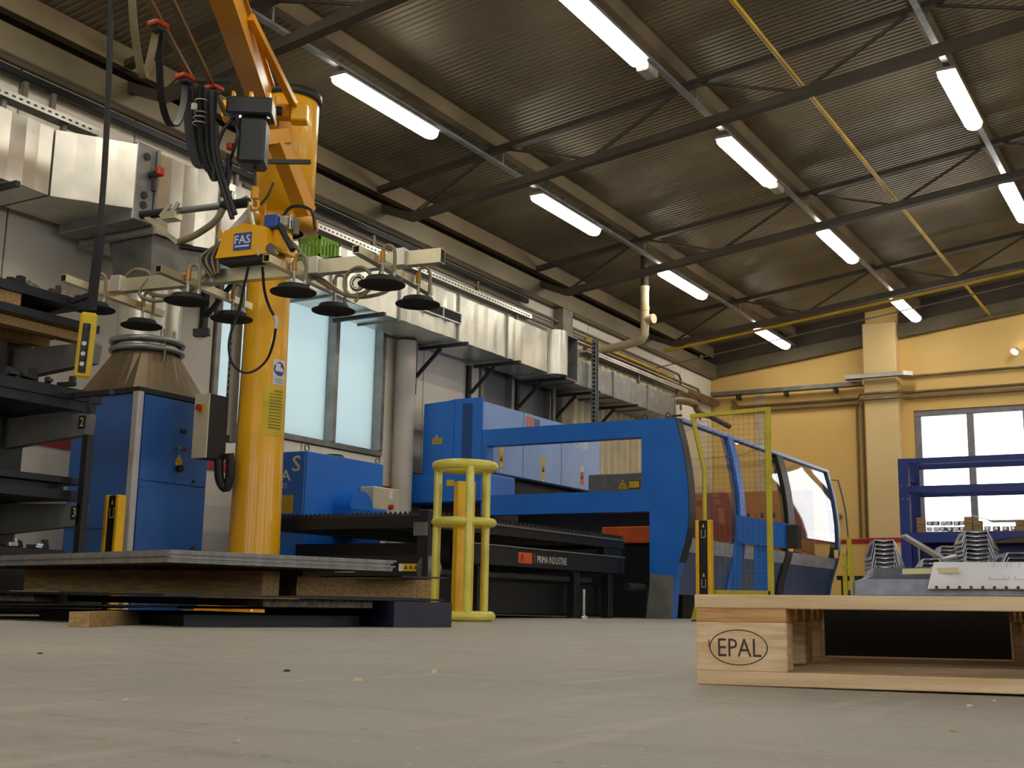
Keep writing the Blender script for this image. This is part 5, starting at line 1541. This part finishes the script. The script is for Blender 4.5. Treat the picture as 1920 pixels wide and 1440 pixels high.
# ================================================================ stacked steel sheets on timbers
SA_ = math.atan2(0.968, 0.25)               # heading of the right-hand edge
sx_, sy_ = V(0.25, 0.968, 0), V(-0.968, 0.25, 0)
N0 = V(-3.84, 3.64, 0)
def sp(a, b, z):
    """a along the right edge, b along the left edge from the near corner"""
    return N0 + sx_ * a + sy_ * b + V(0, 0, z)
def slab(a0, a1, b0, b1, z0, z1):
    m_ = MB()
    m_.add([sp(a0, b0, z0), sp(a1, b0, z0), sp(a1, b1, z0), sp(a0, b1, z0), sp(a0, b0, z1), sp(a1, b0, z1), sp(a1, b1, z1), sp(a0, b1, z1)], [(3, 2, 1, 0), (4, 5, 6, 7), (0, 1, 5, 4), (1, 2, 6, 5), (2, 3, 7, 6), (3, 0, 4, 7)])
    return m_
random.seed(3)
names = ['lowest', 'second lowest', 'third lowest', 'third highest', 'second highest', 'topmost']
for k in range(6):
    z = 0.2665 + 0.009 * k
    j, j2 = random.uniform(-0.008, 0.008), random.uniform(-0.008, 0.008)
    solo(slab(0 + j, 1.22 + j * 2, 0 + j2, 2.3, z, z + 0.0082), 'steel_sheet', 'sheet_edge', names[k] + ' grey steel sheet in the floor stack before the crane', 'sheet', 'grey sheets in the floor stack', tuple(sp(0, 0, z)))
solo(slab(0.02, 1.0, 0.05, 2.25, 0.2615, 0.2662), 'steel_sheet', 'steel_brown', 'rusty brown sheet directly under the grey floor stack', 'sheet', None, tuple(sp(0, 0, 0.2615)))
solo(MB().bar((-5.892, 4.575, 0.202), (-3.967, 4.424, 0.196), 0.11, 0.118), 'timber', 'old_timber', 'thick front timber carrying the grey sheet stack', 'timber', 'timbers under the sheets', (-4.882, 4.527, 0.202))
solo(slab(1.0, 1.1, 0.45, 2.1, 0.139, 0.261), 'timber', 'old_timber', 'rear timber carrying the grey sheet stack', 'timber', 'timbers under the sheets', tuple(sp(1.0, 0, 0.139)))
solo(slab(-0.04, 1.50, -0.06, 2.25, 0.126, 0.137), 'steel_sheet', 'sheet_dark', 'dark steel sheet below the thick timbers', 'sheet', None, tuple(sp(0, 0, 0.126)))
solo(MB().bar((-4.044, 4.676, 0.188), (-3.674, 5.311, 0.188), 0.10, 0.094), 'timber', 'old_timber', 'brown timber right of the grey sheet stack', 'timber', 'timbers under the sheets', tuple(sp(1.3, 0, 0.139)))
solo(slab(1.24, 1.55, -0.04, 1.3, 0.240, 0.246), 'perforated_sheet', 'sheet_dark', 'dark sheet resting on the brown timber beside the stack', 'sheet', None, tuple(sp(1.5, 0, 0.237)))
solo(slab(0.05, 0.16, 1.4, 2.15, 0.088, 0.124), 'timber', 'grey_timber', 'grey timber between the two dark lower sheets at left', 'timber', 'timbers under the sheets', tuple(sp(0.1, 1.4, 0.088)))
solo(slab(0.5, 1.12, 0.03, 2.0, 0.088, 0.124), 'timber', 'grey_timber', 'broad grey timber between the dark lower sheets', 'timber', 'timbers under the sheets', tuple(sp(0.7, 0, 0.088)))
# sagging lower sheet
def sag(u, w):
    b = -0.1 + 2.3 * u
    a = -0.30 * min(1, max(0, (b - 0.2) / 1.6)) + 1.1 * w
    z = 0.078 - 0.030 * max(0, (u - 0.25) / 0.75) ** 1.5
    return sp(a, b, z)
ss = MB().grid(sag, 16, 4)
ss.add([tuple(v + V(0, 0, 0.007)) for v in ss.v[:85]], [tuple(f) for f in ss.f[:64]], True)
def rim(w):
    vs = []
    for i in range(17):
        p = sag(i / 16, w)
        vs += [p, p + V(0, 0, 0.007)]
    ss.add(vs, [(2 * i, 2 * i + 2, 2 * i + 3, 2 * i + 1) for i in range(16)])
rim(0)
rim(1)
solo(ss, 'steel_sheet', 'sheet_dark', 'lowest dark sheet sagging towards the floor at the left', 'sheet', None, tuple(sp(0, 0, 0.07)))
solo(MB().bar(Vector((-3.905, 3.261, 0.000)) + V(0, 0, 0.03), Vector((-3.905, 3.261, 0.000)) + V(-0.40, 0.62, 0.03), 0.08, 0.058), 'timber', 'old_timber', 'pale timber lying on the floor under the lowest sheet', 'timber', 'timbers under the sheets', (-3.905, 3.261, 0.000))
solo(slab(1.15, 1.52, -0.10, 1.0, 0.0, 0.122), 'skid_or_filler', 'navy_dark', 'dark blue steel skid on the floor beside the guard cage', 'skid', None, tuple(sp(1.2, 0, 0)))
solo(slab(0.15, 1.1, 0.10, 1.55, 0.0, 0.050), 'skid_or_filler', 'machine_black', 'added black slab filling the dark space under the sheets', 'skid', None, tuple(sp(0.5, 0, 0)))  # added as dark fill for the gaps under the sheets

# ================================================================ pallet in the foreground
PA = math.radians(12.1)
TILT = math.radians(-0.45)
PO = V(-0.762, 1.880, 0.0)
def pal_thing(name, label, cat, loc, group=None, sub=0.0):
    """a thing in the pallet's own axes: x along the front, y inwards"""
    R = Matrix.Rotation(PA, 3, 'Z') @ Matrix.Rotation(TILT, 3, 'Y')
    p = PO + R @ Vector(loc)
    t = thing(name, label, cat, tuple(p), 0, group)
    t.rotation_euler = (R @ Matrix.Rotation(sub, 3, 'Z')).to_euler()
    return t
pal = pal_thing('wooden_pallet', 'wooden pallet with a burnt oval mark in the right foreground', 'pallet', (0, 0, 0))
def pb(mb, name, m, parent=None):
    return mb.build(name, m, parent or pal, local=True)
for y in (0, 0.35, 0.70):
    pb(MB().bx(0.0, 1.2, y, y + 0.10, 0.0, 0.022, 0.0015), 'bottom_board', 'pallet_wood')
blk = {}
for i, x in enumerate((0, 0.5275, 1.055)):
    for y, d in ((0, 0.10), (0.3275, 0.145), (0.70, 0.10)):
        blk[(i, y)] = pb(MB().bx(x, x + 0.145, y, y + d, 0.022, 0.100, 0.002), 'block', 'block_wood')
    pb(MB().bx(x, x + 0.145, 0.0, 0.8, 0.100, 0.122, 0.0015), 'stringer_board', 'stringer_wood')
for y, w in ((0, 0.145), (0.1875, 0.10), (0.3275, 0.145), (0.5125, 0.10), (0.655, 0.145)):
    pb(MB().bx(-0.002, 1.202, y - 0.001, y + w, 0.122, 0.144, 0.0015), 'deck_board', 'pallet_wood')
b0 = blk[(0, 0)]
text('brand_letters', 'EPAL', 0.030, (0.069, -0.0002, 0.0455), (1, 0, 0), (0, 0, 1), 'print_black', b0, local=True, xs=0.80, align='CENTER', ext=0.0004)
ov = MB()
n = 48
for i in range(n):
    t0, t1 = 2 * math.pi * i / n, 2 * math.pi * (i + 1) / n
    ov.add([(0.068 + math.cos(t) * a, -0.0005, 0.060 + math.sin(t) * b) for t, a, b in ((t0, 0.047, 0.0285), (t1, 0.047, 0.0285), (t1, 0.0452, 0.0268), (t0, 0.0452, 0.0268))], [(0, 1, 2, 3)])
pb(ov, 'brand_oval', 'print_black', b0)
pb(MB().bx(0.020, 0.0216, -0.0004, 0.0, 0.06, 0.072), 'burn_mark', 'print_black', b0)
solo(MB().add([PO + V(*p) for p in ((0.9, 0.5, 0), (1.1, 0.5, 0), (1.1, 0.6, 0), (0.9, 0.6, 0), (0.9, 0.5, 0.006), (1.1, 0.5, 0.006), (1.1, 0.6, 0.006), (0.9, 0.6, 0.006))], [(0, 1, 2, 3), (4, 5, 6, 7), (0, 1, 5, 4), (1, 2, 6, 5), (2, 3, 7, 6), (3, 0, 4, 7)]), 'wood_wedge', 'old_timber', 'thin wood shim lifting the right end of the pallet', 'shim', at=tuple(PO + V(1.0, 0.55, 0)))

bk = pal_thing('dark_filler_box', 'added black box behind the foreground pallet that darkens its openings', 'crate', (0.0, 0.86, 0.0))  # added dark filler, so the gaps under the pallet deck look dark
MB().bx(0.12, 1.25, 0.0, 0.03, 0.0, 0.13).build('front_side', 'machine_black', bk, local=True)
MB().bx(0.12, 1.25, 0.5, 0.53, 0.0, 0.13).build('rear_side', 'machine_black', bk, local=True)
MB().bx(0.12, 0.15, 0.03, 0.5, 0.0, 0.13).build('end_side', 'machine_black', bk, local=True)
MB().bx(1.22, 1.25, 0.03, 0.5, 0.0, 0.13).build('end_side', 'machine_black', bk, local=True)
MB().bx(0.15, 1.22, 0.03, 0.5, 0.0, 0.01).build('floor_plate', 'machine_black', bk, local=True)

# grey folded channel on the pallet
zc0 = 0.1455
chn = pal_thing('folded_channel', 'grey folded sheet-metal channel lying along the pallet front', 'channel', (0.25, 0.07, zc0))
prof = [(0.0, 0.0), (0.0, 0.026), (0.006, 0.032), (0.022, 0.045), (0.20, 0.047), (0.205, 0.042), (0.205, 0.0)]
def chan(i0):
    vs, fs = [], []
    secs = [(-0.004, 0.55), (0.0, 0.75), (0.006, 0.9), (0.016, 1.0), (0.86, 1.0)]
    for x, k in secs:
        for y, z in prof:
            vs.append((x + (0.014 if z > 0.03 and x < 0.02 else 0), 0.1 + (y - 0.1) * (0.9 + 0.1 * k), z * k if z > 0.03 else z * min(1, 0.6 + 0.4 * k)))
    m_ = len(prof)
    for i in range(len(secs) - 1):
        for j in range(m_ - 1):
            fs.append((i * m_ + j, i * m_ + j + 1, (i + 1) * m_ + j + 1, (i + 1) * m_ + j))
    fs.append(tuple(range(m_)))
    return MB().add(vs, fs, False)
cm = chan(0).build('channel_skin', 'channel_steel', chn, local=True)
# paper drawing taped over the channel
pap = pal_thing('paper_drawing', 'white paper drawing taped over the grey channel', 'paper', (0.362, 0.058, zc0))
def pf(u, w):
    z = 0.008 + 0.046 * w
    y = -0.012 + 0.036 * w - 0.012 * math.sin(w * math.pi) + 0.006 * math.sin(u * 7)
    return (0.012 * w + 0.44 * u, y, z + 0.003 * math.sin(u * 3 + 1) * (1 - w))
pp = MB().grid(pf, 24, 8)
pp.build('sheet', 'paper_white', pap, local=True)
for k in range(24):
    u = 0.03 + 0.039 * k
    p = Vector(pf(u, 0.05))
    MB().lathe([(0, 0), (0.0026, 0)], p + V(0, -0.0009, 0), 10, (0, -1, 0.2)).build('punch_hole', 'print_black', pap, local=True)
def pline(u0, w0, u1, w1, th=0.0006):
    a, b = Vector(pf(u0, w0)) + V(0, -0.0030, 0), Vector(pf(u1, w1)) + V(0, -0.0030, 0)
    return MB().bar(a, b, 0.0004, th)
for k in range(5):
    u = 0.20 + 0.085 * k
    for (a, b, c2, d) in ((u, 0.35, u + 0.065, 0.35), (u, 0.35, u + 0.01, 0.97), (u + 0.065, 0.35, u + 0.065, 0.97), (u + 0.05, 0.36, u + 0.052, 0.97)):
        pline(a, b, c2, d).build('drawing_line', 'pencil_grey', pap, local=True)
tp = pal_thing('masking_tape', 'cream masking tape strip holding the paper to the channel', 'tape', (0.325, 0.062, zc0))
MB().grid(lambda u, w: (0.085 * u, -0.004 + 0.010 * w + (-0.014 * max(0, u - 0.45)), 0.0335 + 0.009 * w + 0.002 * u), 6, 2).build('strip', 'tape_cream', tp, local=True)

# nested steel brackets stacked on the pallet
def bracket_mesh(wl_, wr, cl, slope, depth, ridge):
    """folded bracket: two short crown facets with wings falling away on both sides"""
    sec = [(-cl - wl_, -slope * wl_), (-cl, 0.0), (-0.001, ridge), (cl, 0.0), (cl + wr, -slope * wr)]
    t = 0.0024
    vs = []
    for y, k in ((0, 1.0), (depth, 0.8)):
        for x, z in sec:
            vs.append((x * (1 + 0.5 * y / depth), y, z))
        for x, z in sec:
            vs.append((x * (1 + 0.5 * y / depth), y, z - t))
    n_ = len(sec)
    fs = []
    for i in range(n_ - 1):
        fs += [(i, i + 1, 2 * n_ + i + 1, 2 * n_ + i), (i + 1, i, n_ + i, n_ + i + 1), (2 * n_ + i, 2 * n_ + i + 1, 3 * n_ + i + 1, 3 * n_ + i)]
    fs += [(0, 2 * n_, 3 * n_, n_), (n_ - 1, 2 * n_ - 1, 4 * n_ - 1, 3 * n_ - 1)]
    mb = MB().add(vs, fs)
    for (xa, xb) in ((-cl * 0.95, -cl * 0.12), (cl * 0.12, cl * 0.95)):      # front lip added to catch lamp light and brighten the edge
        mb.add([(xa, 0, 0.0002), (xb, 0, 0.0002), (xb, -0.0025, -0.0022), (xa, -0.0025, -0.0022)], [(0, 1, 2, 3)])
    shade_mb = MB().add(vs, [(n_ + i + 1, n_ + i, 3 * n_ + i, 3 * n_ + i + 1) for i in range(n_ - 1)])  # underside faces coloured dark to paint the shaded gaps between layers
    return mb, shade_mb
def bracket_stack(x, y, n_, pitch, lab, grp, args, sub=0.0, zbase=0.150):
    base = None
    wing = max(args[0], args[1]) * args[3]
    for k in range(n_):
        z = zbase + wing + 0.004 + pitch * k
        t = pal_thing('folded_bracket', lab, 'bracket', (x + random.uniform(-0.0008, 0.0008), y, z), grp, sub)
        if base is None:
            top_, shade_mb = bracket_mesh(*args)
            base = (top_.build('plate', 'part_steel', t, local=True), shade_mb.build('underside_shade', 'gap_shade', t, local=True))
        else:
            for b_ in base:
                link_copy(b_, t)
random.seed(9)
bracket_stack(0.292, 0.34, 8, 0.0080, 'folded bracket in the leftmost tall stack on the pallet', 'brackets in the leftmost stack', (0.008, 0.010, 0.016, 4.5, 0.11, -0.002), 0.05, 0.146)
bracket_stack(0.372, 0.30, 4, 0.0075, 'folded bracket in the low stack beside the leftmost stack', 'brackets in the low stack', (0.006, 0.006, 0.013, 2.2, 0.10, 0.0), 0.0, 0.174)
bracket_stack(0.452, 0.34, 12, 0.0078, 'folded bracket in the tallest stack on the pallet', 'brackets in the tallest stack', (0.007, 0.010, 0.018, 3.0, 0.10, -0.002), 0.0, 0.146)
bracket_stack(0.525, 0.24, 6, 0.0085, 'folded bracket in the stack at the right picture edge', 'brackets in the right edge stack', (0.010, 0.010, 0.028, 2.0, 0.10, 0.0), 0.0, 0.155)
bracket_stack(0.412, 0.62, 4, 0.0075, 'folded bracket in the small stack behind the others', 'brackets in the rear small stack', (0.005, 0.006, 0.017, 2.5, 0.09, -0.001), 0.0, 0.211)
# loose plates among the stacks
def plate(p, q, w, t_, lab, m='part_steel', up=(0, 0, 1)):
    t = pal_thing('steel_plate', lab, 'plate', p, 'loose plates on the pallet')
    d = Vector(q) - Vector(p)
    MB().bar(V(0, 0, 0), d, w, t_, up=up).build('plate', m, t, local=True)
plate((0.325, 0.42, 0.262), (0.398, 0.44, 0.216), 0.035, 0.005, 'bright plate leaning down from the leftmost stack')
plate((0.385, 0.40, 0.214), (0.452, 0.44, 0.232), 0.035, 0.005, 'bright plate leaning up towards the tallest stack')
plate((0.352, 0.64, 0.146), (0.352, 0.66, 0.25), 0.10, 0.003, 'blue-grey plate standing behind the low stack', 'channel_steel', (1, 0, 0))
plate((0.500, 0.48, 0.256), (0.62, 0.50, 0.258), 0.16, 0.004, 'dark plate lying right of the tallest stack', 'sheet_dark')
plate((0.56, 0.50, 0.148), (0.56, 0.52, 0.252), 0.10, 0.004, 'dark plate standing at the right picture edge', 'sheet_dark', (1, 0, 0))
for (x, y, w, d, h, lab) in ((0.365, 0.33, 0.05, 0.10, 0.028, 'low steel spacer under the low stack'), (0.405, 0.66, 0.06, 0.10, 0.065, 'steel spacer under the rear small stack'), (0.525, 0.29, 0.08, 0.10, 0.008, 'thin steel spacer under the right edge stack')):
    t = pal_thing('steel_spacer', lab, 'spacer', (x, y, 0.1445), 'spacers on the pallet')
    MB().bx(-w / 2, w / 2, -d / 2, d / 2, 0, h, 0.001).build('block', 'sheet_dark', t, local=True)

# ================================================================ mesh fence, stand and gate right of the machine
YN = 10.0
fn = thing('mesh_fence', 'yellow framed wire mesh fence before the machine glass', 'fence', (-3.7, YN, 0))
FL, FR, FB, FT = -3.975, -3.375, 0.25, 1.815
MB().tube([(FL, YN, 0.25), (FL + 0.01, YN, 1.32), (-4.035, YN, 1.62), (-4.075, YN, 1.815)], 0.022, 4, smooth=0).build('left_post', 'fence_yellow', fn)
MB().bx(FR - 0.022, FR + 0.022, YN - 0.02, YN + 0.02, 0.0, FT, 0.003).build('right_post', 'fence_yellow', fn)
MB().bar((-4.09, YN, FT - 0.005), (FR + 0.022, YN, FT + 0.012), 0.04, 0.035).build('top_rail', 'fence_yellow', fn)
MB().bx(FL, FR, YN - 0.02, YN + 0.02, FB - 0.02, FB + 0.018, 0.003).build('bottom_rail', 'fence_yellow', fn)
MB().add([(-4.10, YN - 0.02, 0), (-3.98, YN - 0.02, 0), (-3.98, YN - 0.02, 0.42), (-4.10, YN + 0.02, 0), (-3.98, YN + 0.02, 0), (-3.98, YN + 0.02, 0.42)], [(0, 1, 2), (5, 4, 3), (0, 3, 4, 1), (1, 4, 5, 2), (2, 5, 3, 0)]).build('foot_gusset', 'fence_yellow', fn)
wm = MB()
x = FL + 0.05
while x < FR - 0.02:
    wm.bx(x - 0.001, x + 0.001, YN - 0.001, YN + 0.001, FB, FT)
    x += 0.047
z = FB + 0.05
while z < FT:
    xl = FL if z < 1.3 else (-3.965 - (z - 1.3) * 0.2)
    wm.bx(xl, FR, YN - 0.001, YN + 0.001, z - 0.001, z + 0.001)
    z += 0.047
w_ = wm.build('wire_mesh', 'wire_grey', fn)
w_['kind'] = 'stuff'
st = thing('control_stand', 'blue control stand behind the mesh fence', 'stand', (-4.0, 11.5, 0))
MB().prism([(-4.20, 1.03), (-4.20, 0.78), (-4.12, 0.74), (-3.72, 0.70), (-3.72, 0.94)], 'y', 11.42, 11.62).build('head', 'machine_blue', st)
MB().bx(-3.80, -3.60, 11.50, 11.60, 0.70, 0.93, 0.006).build('screen_box', 'machine_grey', st).active_material = MATS['dark_steel']
MB().bx(-4.04, -3.90, 11.46, 11.60, 0.0, 0.76, 0.006).build('pedestal', 'machine_blue', st)
MB().bar((-4.19, 11.5, 0.80), (-4.28, 11.5, 0.0), 0.09, 0.08).build('rear_leg', 'machine_blue', st)
for x_, m_ in ((-4.10, 'machine_black'), (-4.02, 'plastic_red'), (-3.96, 'machine_black'), (-3.84, 'machine_black')):
    MB().cyl((x_, 11.5, 1.0), (x_, 11.5, 1.045), 0.014, n=10).build('push_button', m_, st)
gt = thing('gate_post', 'small yellow gate frame at the far end of the machine', 'gate', (-3.52, 13.0, 0))
MB().bx(-3.59, -3.545, 12.98, 13.02, 0.0, 0.72, 0.003).build('left_bar', 'fence_yellow', gt)
MB().bar((-3.515, 13.0, 0.88), (-3.475, 13.0, 0.0), 0.04, 0.045).build('right_bar', 'fence_yellow', gt)
MB().bx(-3.61, -3.50, 12.98, 13.02, 0.86, 0.89, 0.003).build('top_bar', 'fence_yellow', gt)
MB().bx(-3.56, -3.50, 12.98, 13.02, 0.55, 0.58, 0.003).build('cross_bar', 'fence_yellow', gt)
# chips and crumbs on the floor
random.seed(21)
CH = [((-1.194, 1.546, 0.000), 'pale square wood chip on the floor in front of the guard cage', 'chip_wood', 0.011), ((-1.235, 1.819, 0.000), 'flat wood chip on the floor right of the pale square chip', 'chip_wood', 0.014), ((-1.427, 1.644, 0.000), 'dark crumb on the floor before the sheet stack', 'machine_black', 0.010), ((-0.316, 1.737, 0.000), 'larger white crumb on the floor before the pallet', 'plastic_white', 0.007), ((-0.306, 1.868, 0.000), 'smaller white crumb on the floor before the pallet', 'plastic_white', 0.004), ((-0.857, 0.751, 0.000), 'orange crumb on the floor at the lower left', 'stringer_wood', 0.004), ((-1.162, 1.049, 0.000), 'long pale splinter on the floor at left', 'chip_wood', 0.007), ((-2.184, 1.729, 0.000), 'dark crumb on the floor near the left edge', 'machine_black', 0.008), ((-0.766, 0.823, 0.000), 'tiny white crumb on the floor in the lower middle', 'plastic_white', 0.003), ((-0.264, 1.352, 0.000), 'small brown splinter on the floor below the pallet', 'stringer_wood', 0.006)]
for p, lab, m, s in CH:
    s *= 0.75
    R = Matrix.Rotation(random.uniform(0, 3), 3, 'Z')
    mb = MB().add([R @ V(*q) + Vector(p) for q in ((-s, -s * 0.5, 0), (s * 0.9, -s * 0.6, 0), (s, s * 0.5, 0), (-s * 0.7, s * 0.6, 0), (-s * 0.8, -s * 0.4, s * 0.5), (s * 0.7, -s * 0.5, s * 0.35), (s * 0.8, s * 0.4, s * 0.5), (-s * 0.6, s * 0.5, s * 0.3))], [(3, 2, 1, 0), (4, 5, 6, 7), (0, 1, 5, 4), (1, 2, 6, 5), (2, 3, 7, 6), (3, 0, 4, 7)])
    solo(mb, 'floor_chip', m, lab, 'chip', 'chips on the floor', p)

# ================================================================ blue pallet rack before the end window
rk = thing('pallet_rack', 'dark blue pallet rack before the bright end window', 'rack', (-3.37, 15.05, 0))
RXE = 0.6
for x in (-3.43, RXE):
    for y in (15.0, 15.62):
        p = MB().bx(x, x + 0.12, y, y + 0.10, 0.0, 1.955, 0.004).build('post', 'rack_blue', rk)
        if x < -3 and y < 15.1:
            for z in (1.46, 1.62):
                for dx in (0.04, 0.10):
                    MB().cyl((x + dx, y - 0.004, z), (x + dx, y, z), 0.008, n=8).build('bolt', 'chrome', p)
    for z in (0.3, 1.0, 1.7):
        MB().bx(x + 0.04, x + 0.08, 15.10, 15.62, z, z + 0.04).build('frame_strut', 'rack_blue', rk)
for y, dz in ((15.01, 0.0), (15.65, 0.0)):
    MB().bx(-3.31, RXE, y, y + 0.06, 1.885 + dz, 1.955 + dz, 0.004).build('beam', 'rack_blue', rk)
    MB().bx(-3.31, RXE, y, y + 0.06, 1.535 + dz, 1.615 + dz, 0.004).build('beam', 'rack_blue', rk)
    MB().bx(-3.31, RXE, y, y + 0.06, 0.93, 1.055, 0.004).build('beam', 'rack_blue', rk)
MB().bx(-3.31, RXE, 15.07, 15.65, 1.03, 1.055).build('shelf_deck', 'rack_blue', rk)
MB().bx(-3.31, RXE, 15.62, 15.66, 0.45, 0.93).build('back_sheet', 'rack_blue', rk)
MB().bx(-3.31, RXE, 15.01, 15.07, 0.40, 0.50, 0.004).build('beam', 'rack_blue', rk)
# open wooden trays with steel parts on the shelf
random.seed(31)
labs = ['leftmost wooden tray of steel parts on the blue rack', 'second wooden tray of steel parts on the blue rack', 'third wooden tray of steel parts on the blue rack']
for k, (x0, x1, h) in enumerate(((-3.26, -2.62, 0.17), (-2.60, -2.05, 0.12), (-2.03, -1.4, 0.12))):
    t = thing('wooden_tray', labs[k], 'tray', ((x0 + x1) / 2, 15.35, 1.056), 0, 'wooden trays on the blue rack')
    MB().bx(x0, x1, 15.12, 15.58, 1.057, 1.07).build('base_board', 'old_timber', t)
    for xe in (x0, x1 - 0.09):
        MB().bx(xe, xe + 0.09, 15.12, 15.20, 1.07, 1.07 + h * 0.5, 0.003).build('end_block', 'old_timber', t)
        MB().bx(xe, xe + 0.09, 15.12, 15.20, 1.07 + h * 0.52, 1.07 + h, 0.003).build('end_block', 'old_timber', t)
    nn = 6 if k == 0 else 4
    for i in range(nn):
        for lv in range(2 if k == 0 else 1):
            xx = x0 + 0.13 + (x1 - x0 - 0.26) * i / (nn - 1)
            c_ = V(xx, 15.22 + random.uniform(0, 0.1), 1.105 + 0.072 * lv)
            R = Matrix.Rotation(random.uniform(0, 1.5), 3, 'Z')
            mb = MB().box(c_, (0.07, 0.06, 0.05), 0.006, R).cyl(c_ + V(0, -0.05, 0), c_ + V(0, 0.05, 0), 0.022, n=10)
            solo(mb, 'steel_fitting', 'part_steel', 'small shiny steel fitting heaped in the wooden trays on the rack', 'fitting', 'fittings in the wooden trays', tuple(c_ - V(0, 0, 0.03)))
solo(MB().bx(-2.45, -1.6, 15.15, 15.5, 1.19, 1.20).bar((-2.62, 15.3, 1.26), (-2.42, 15.3, 1.20), 0.2, 0.006), 'bent_sheet', 'part_steel', 'bright bent sheet lying over the trays on the rack', 'sheet', at=(-2.0, 15.3, 1.19))
# things on the lower level and behind
solo(MB().bx(-3.05, -2.45, 15.1, 15.5, 0.505, 0.80, 0.01), 'storage_box', 'channel_steel', 'pale blue-grey steel box on the lower rack level', 'box', at=(-2.75, 15.3, 0.505))
def bench_box(x0, x1, y0, y1, z0, z1, m, lab, cat='box', name='storage_box'):
    t = thing(name, lab, cat, ((x0 + x1) / 2, (y0 + y1) / 2, z0))
    MB().bx(x0, x1, y0, y1, z0, z1 - 0.03, 0.006).build('body', m, t)
    MB().bx(x0 - 0.01, x1 + 0.01, y0 - 0.01, y1 + 0.01, z1 - 0.03, z1, 0.004).build('lid', m, t)
bench_box(-4.52, -4.22, 17.6, 18.0, 0.62, 0.92, 'machine_black', 'stacked black box on the dark bench beyond the machine')
t = thing('work_bench', 'low dark bench beyond the yellow gate frame', 'bench', (-4.4, 17.8, 0))
MB().bx(-4.9, -3.6, 17.4, 18.2, 0.54, 0.60, 0.006).build('top', 'dark_steel', t)
for x_ in (-4.85, -3.7):
    for y_ in (17.45, 18.1):
        MB().bx(x_, x_ + 0.06, y_, y_ + 0.06, 0, 0.54).build('leg', 'dark_steel', t)
MB().bx(-4.85, -3.66, 17.5, 18.1, 0.10, 0.40).build('lower_shelf', 'cabinet_blue', t)
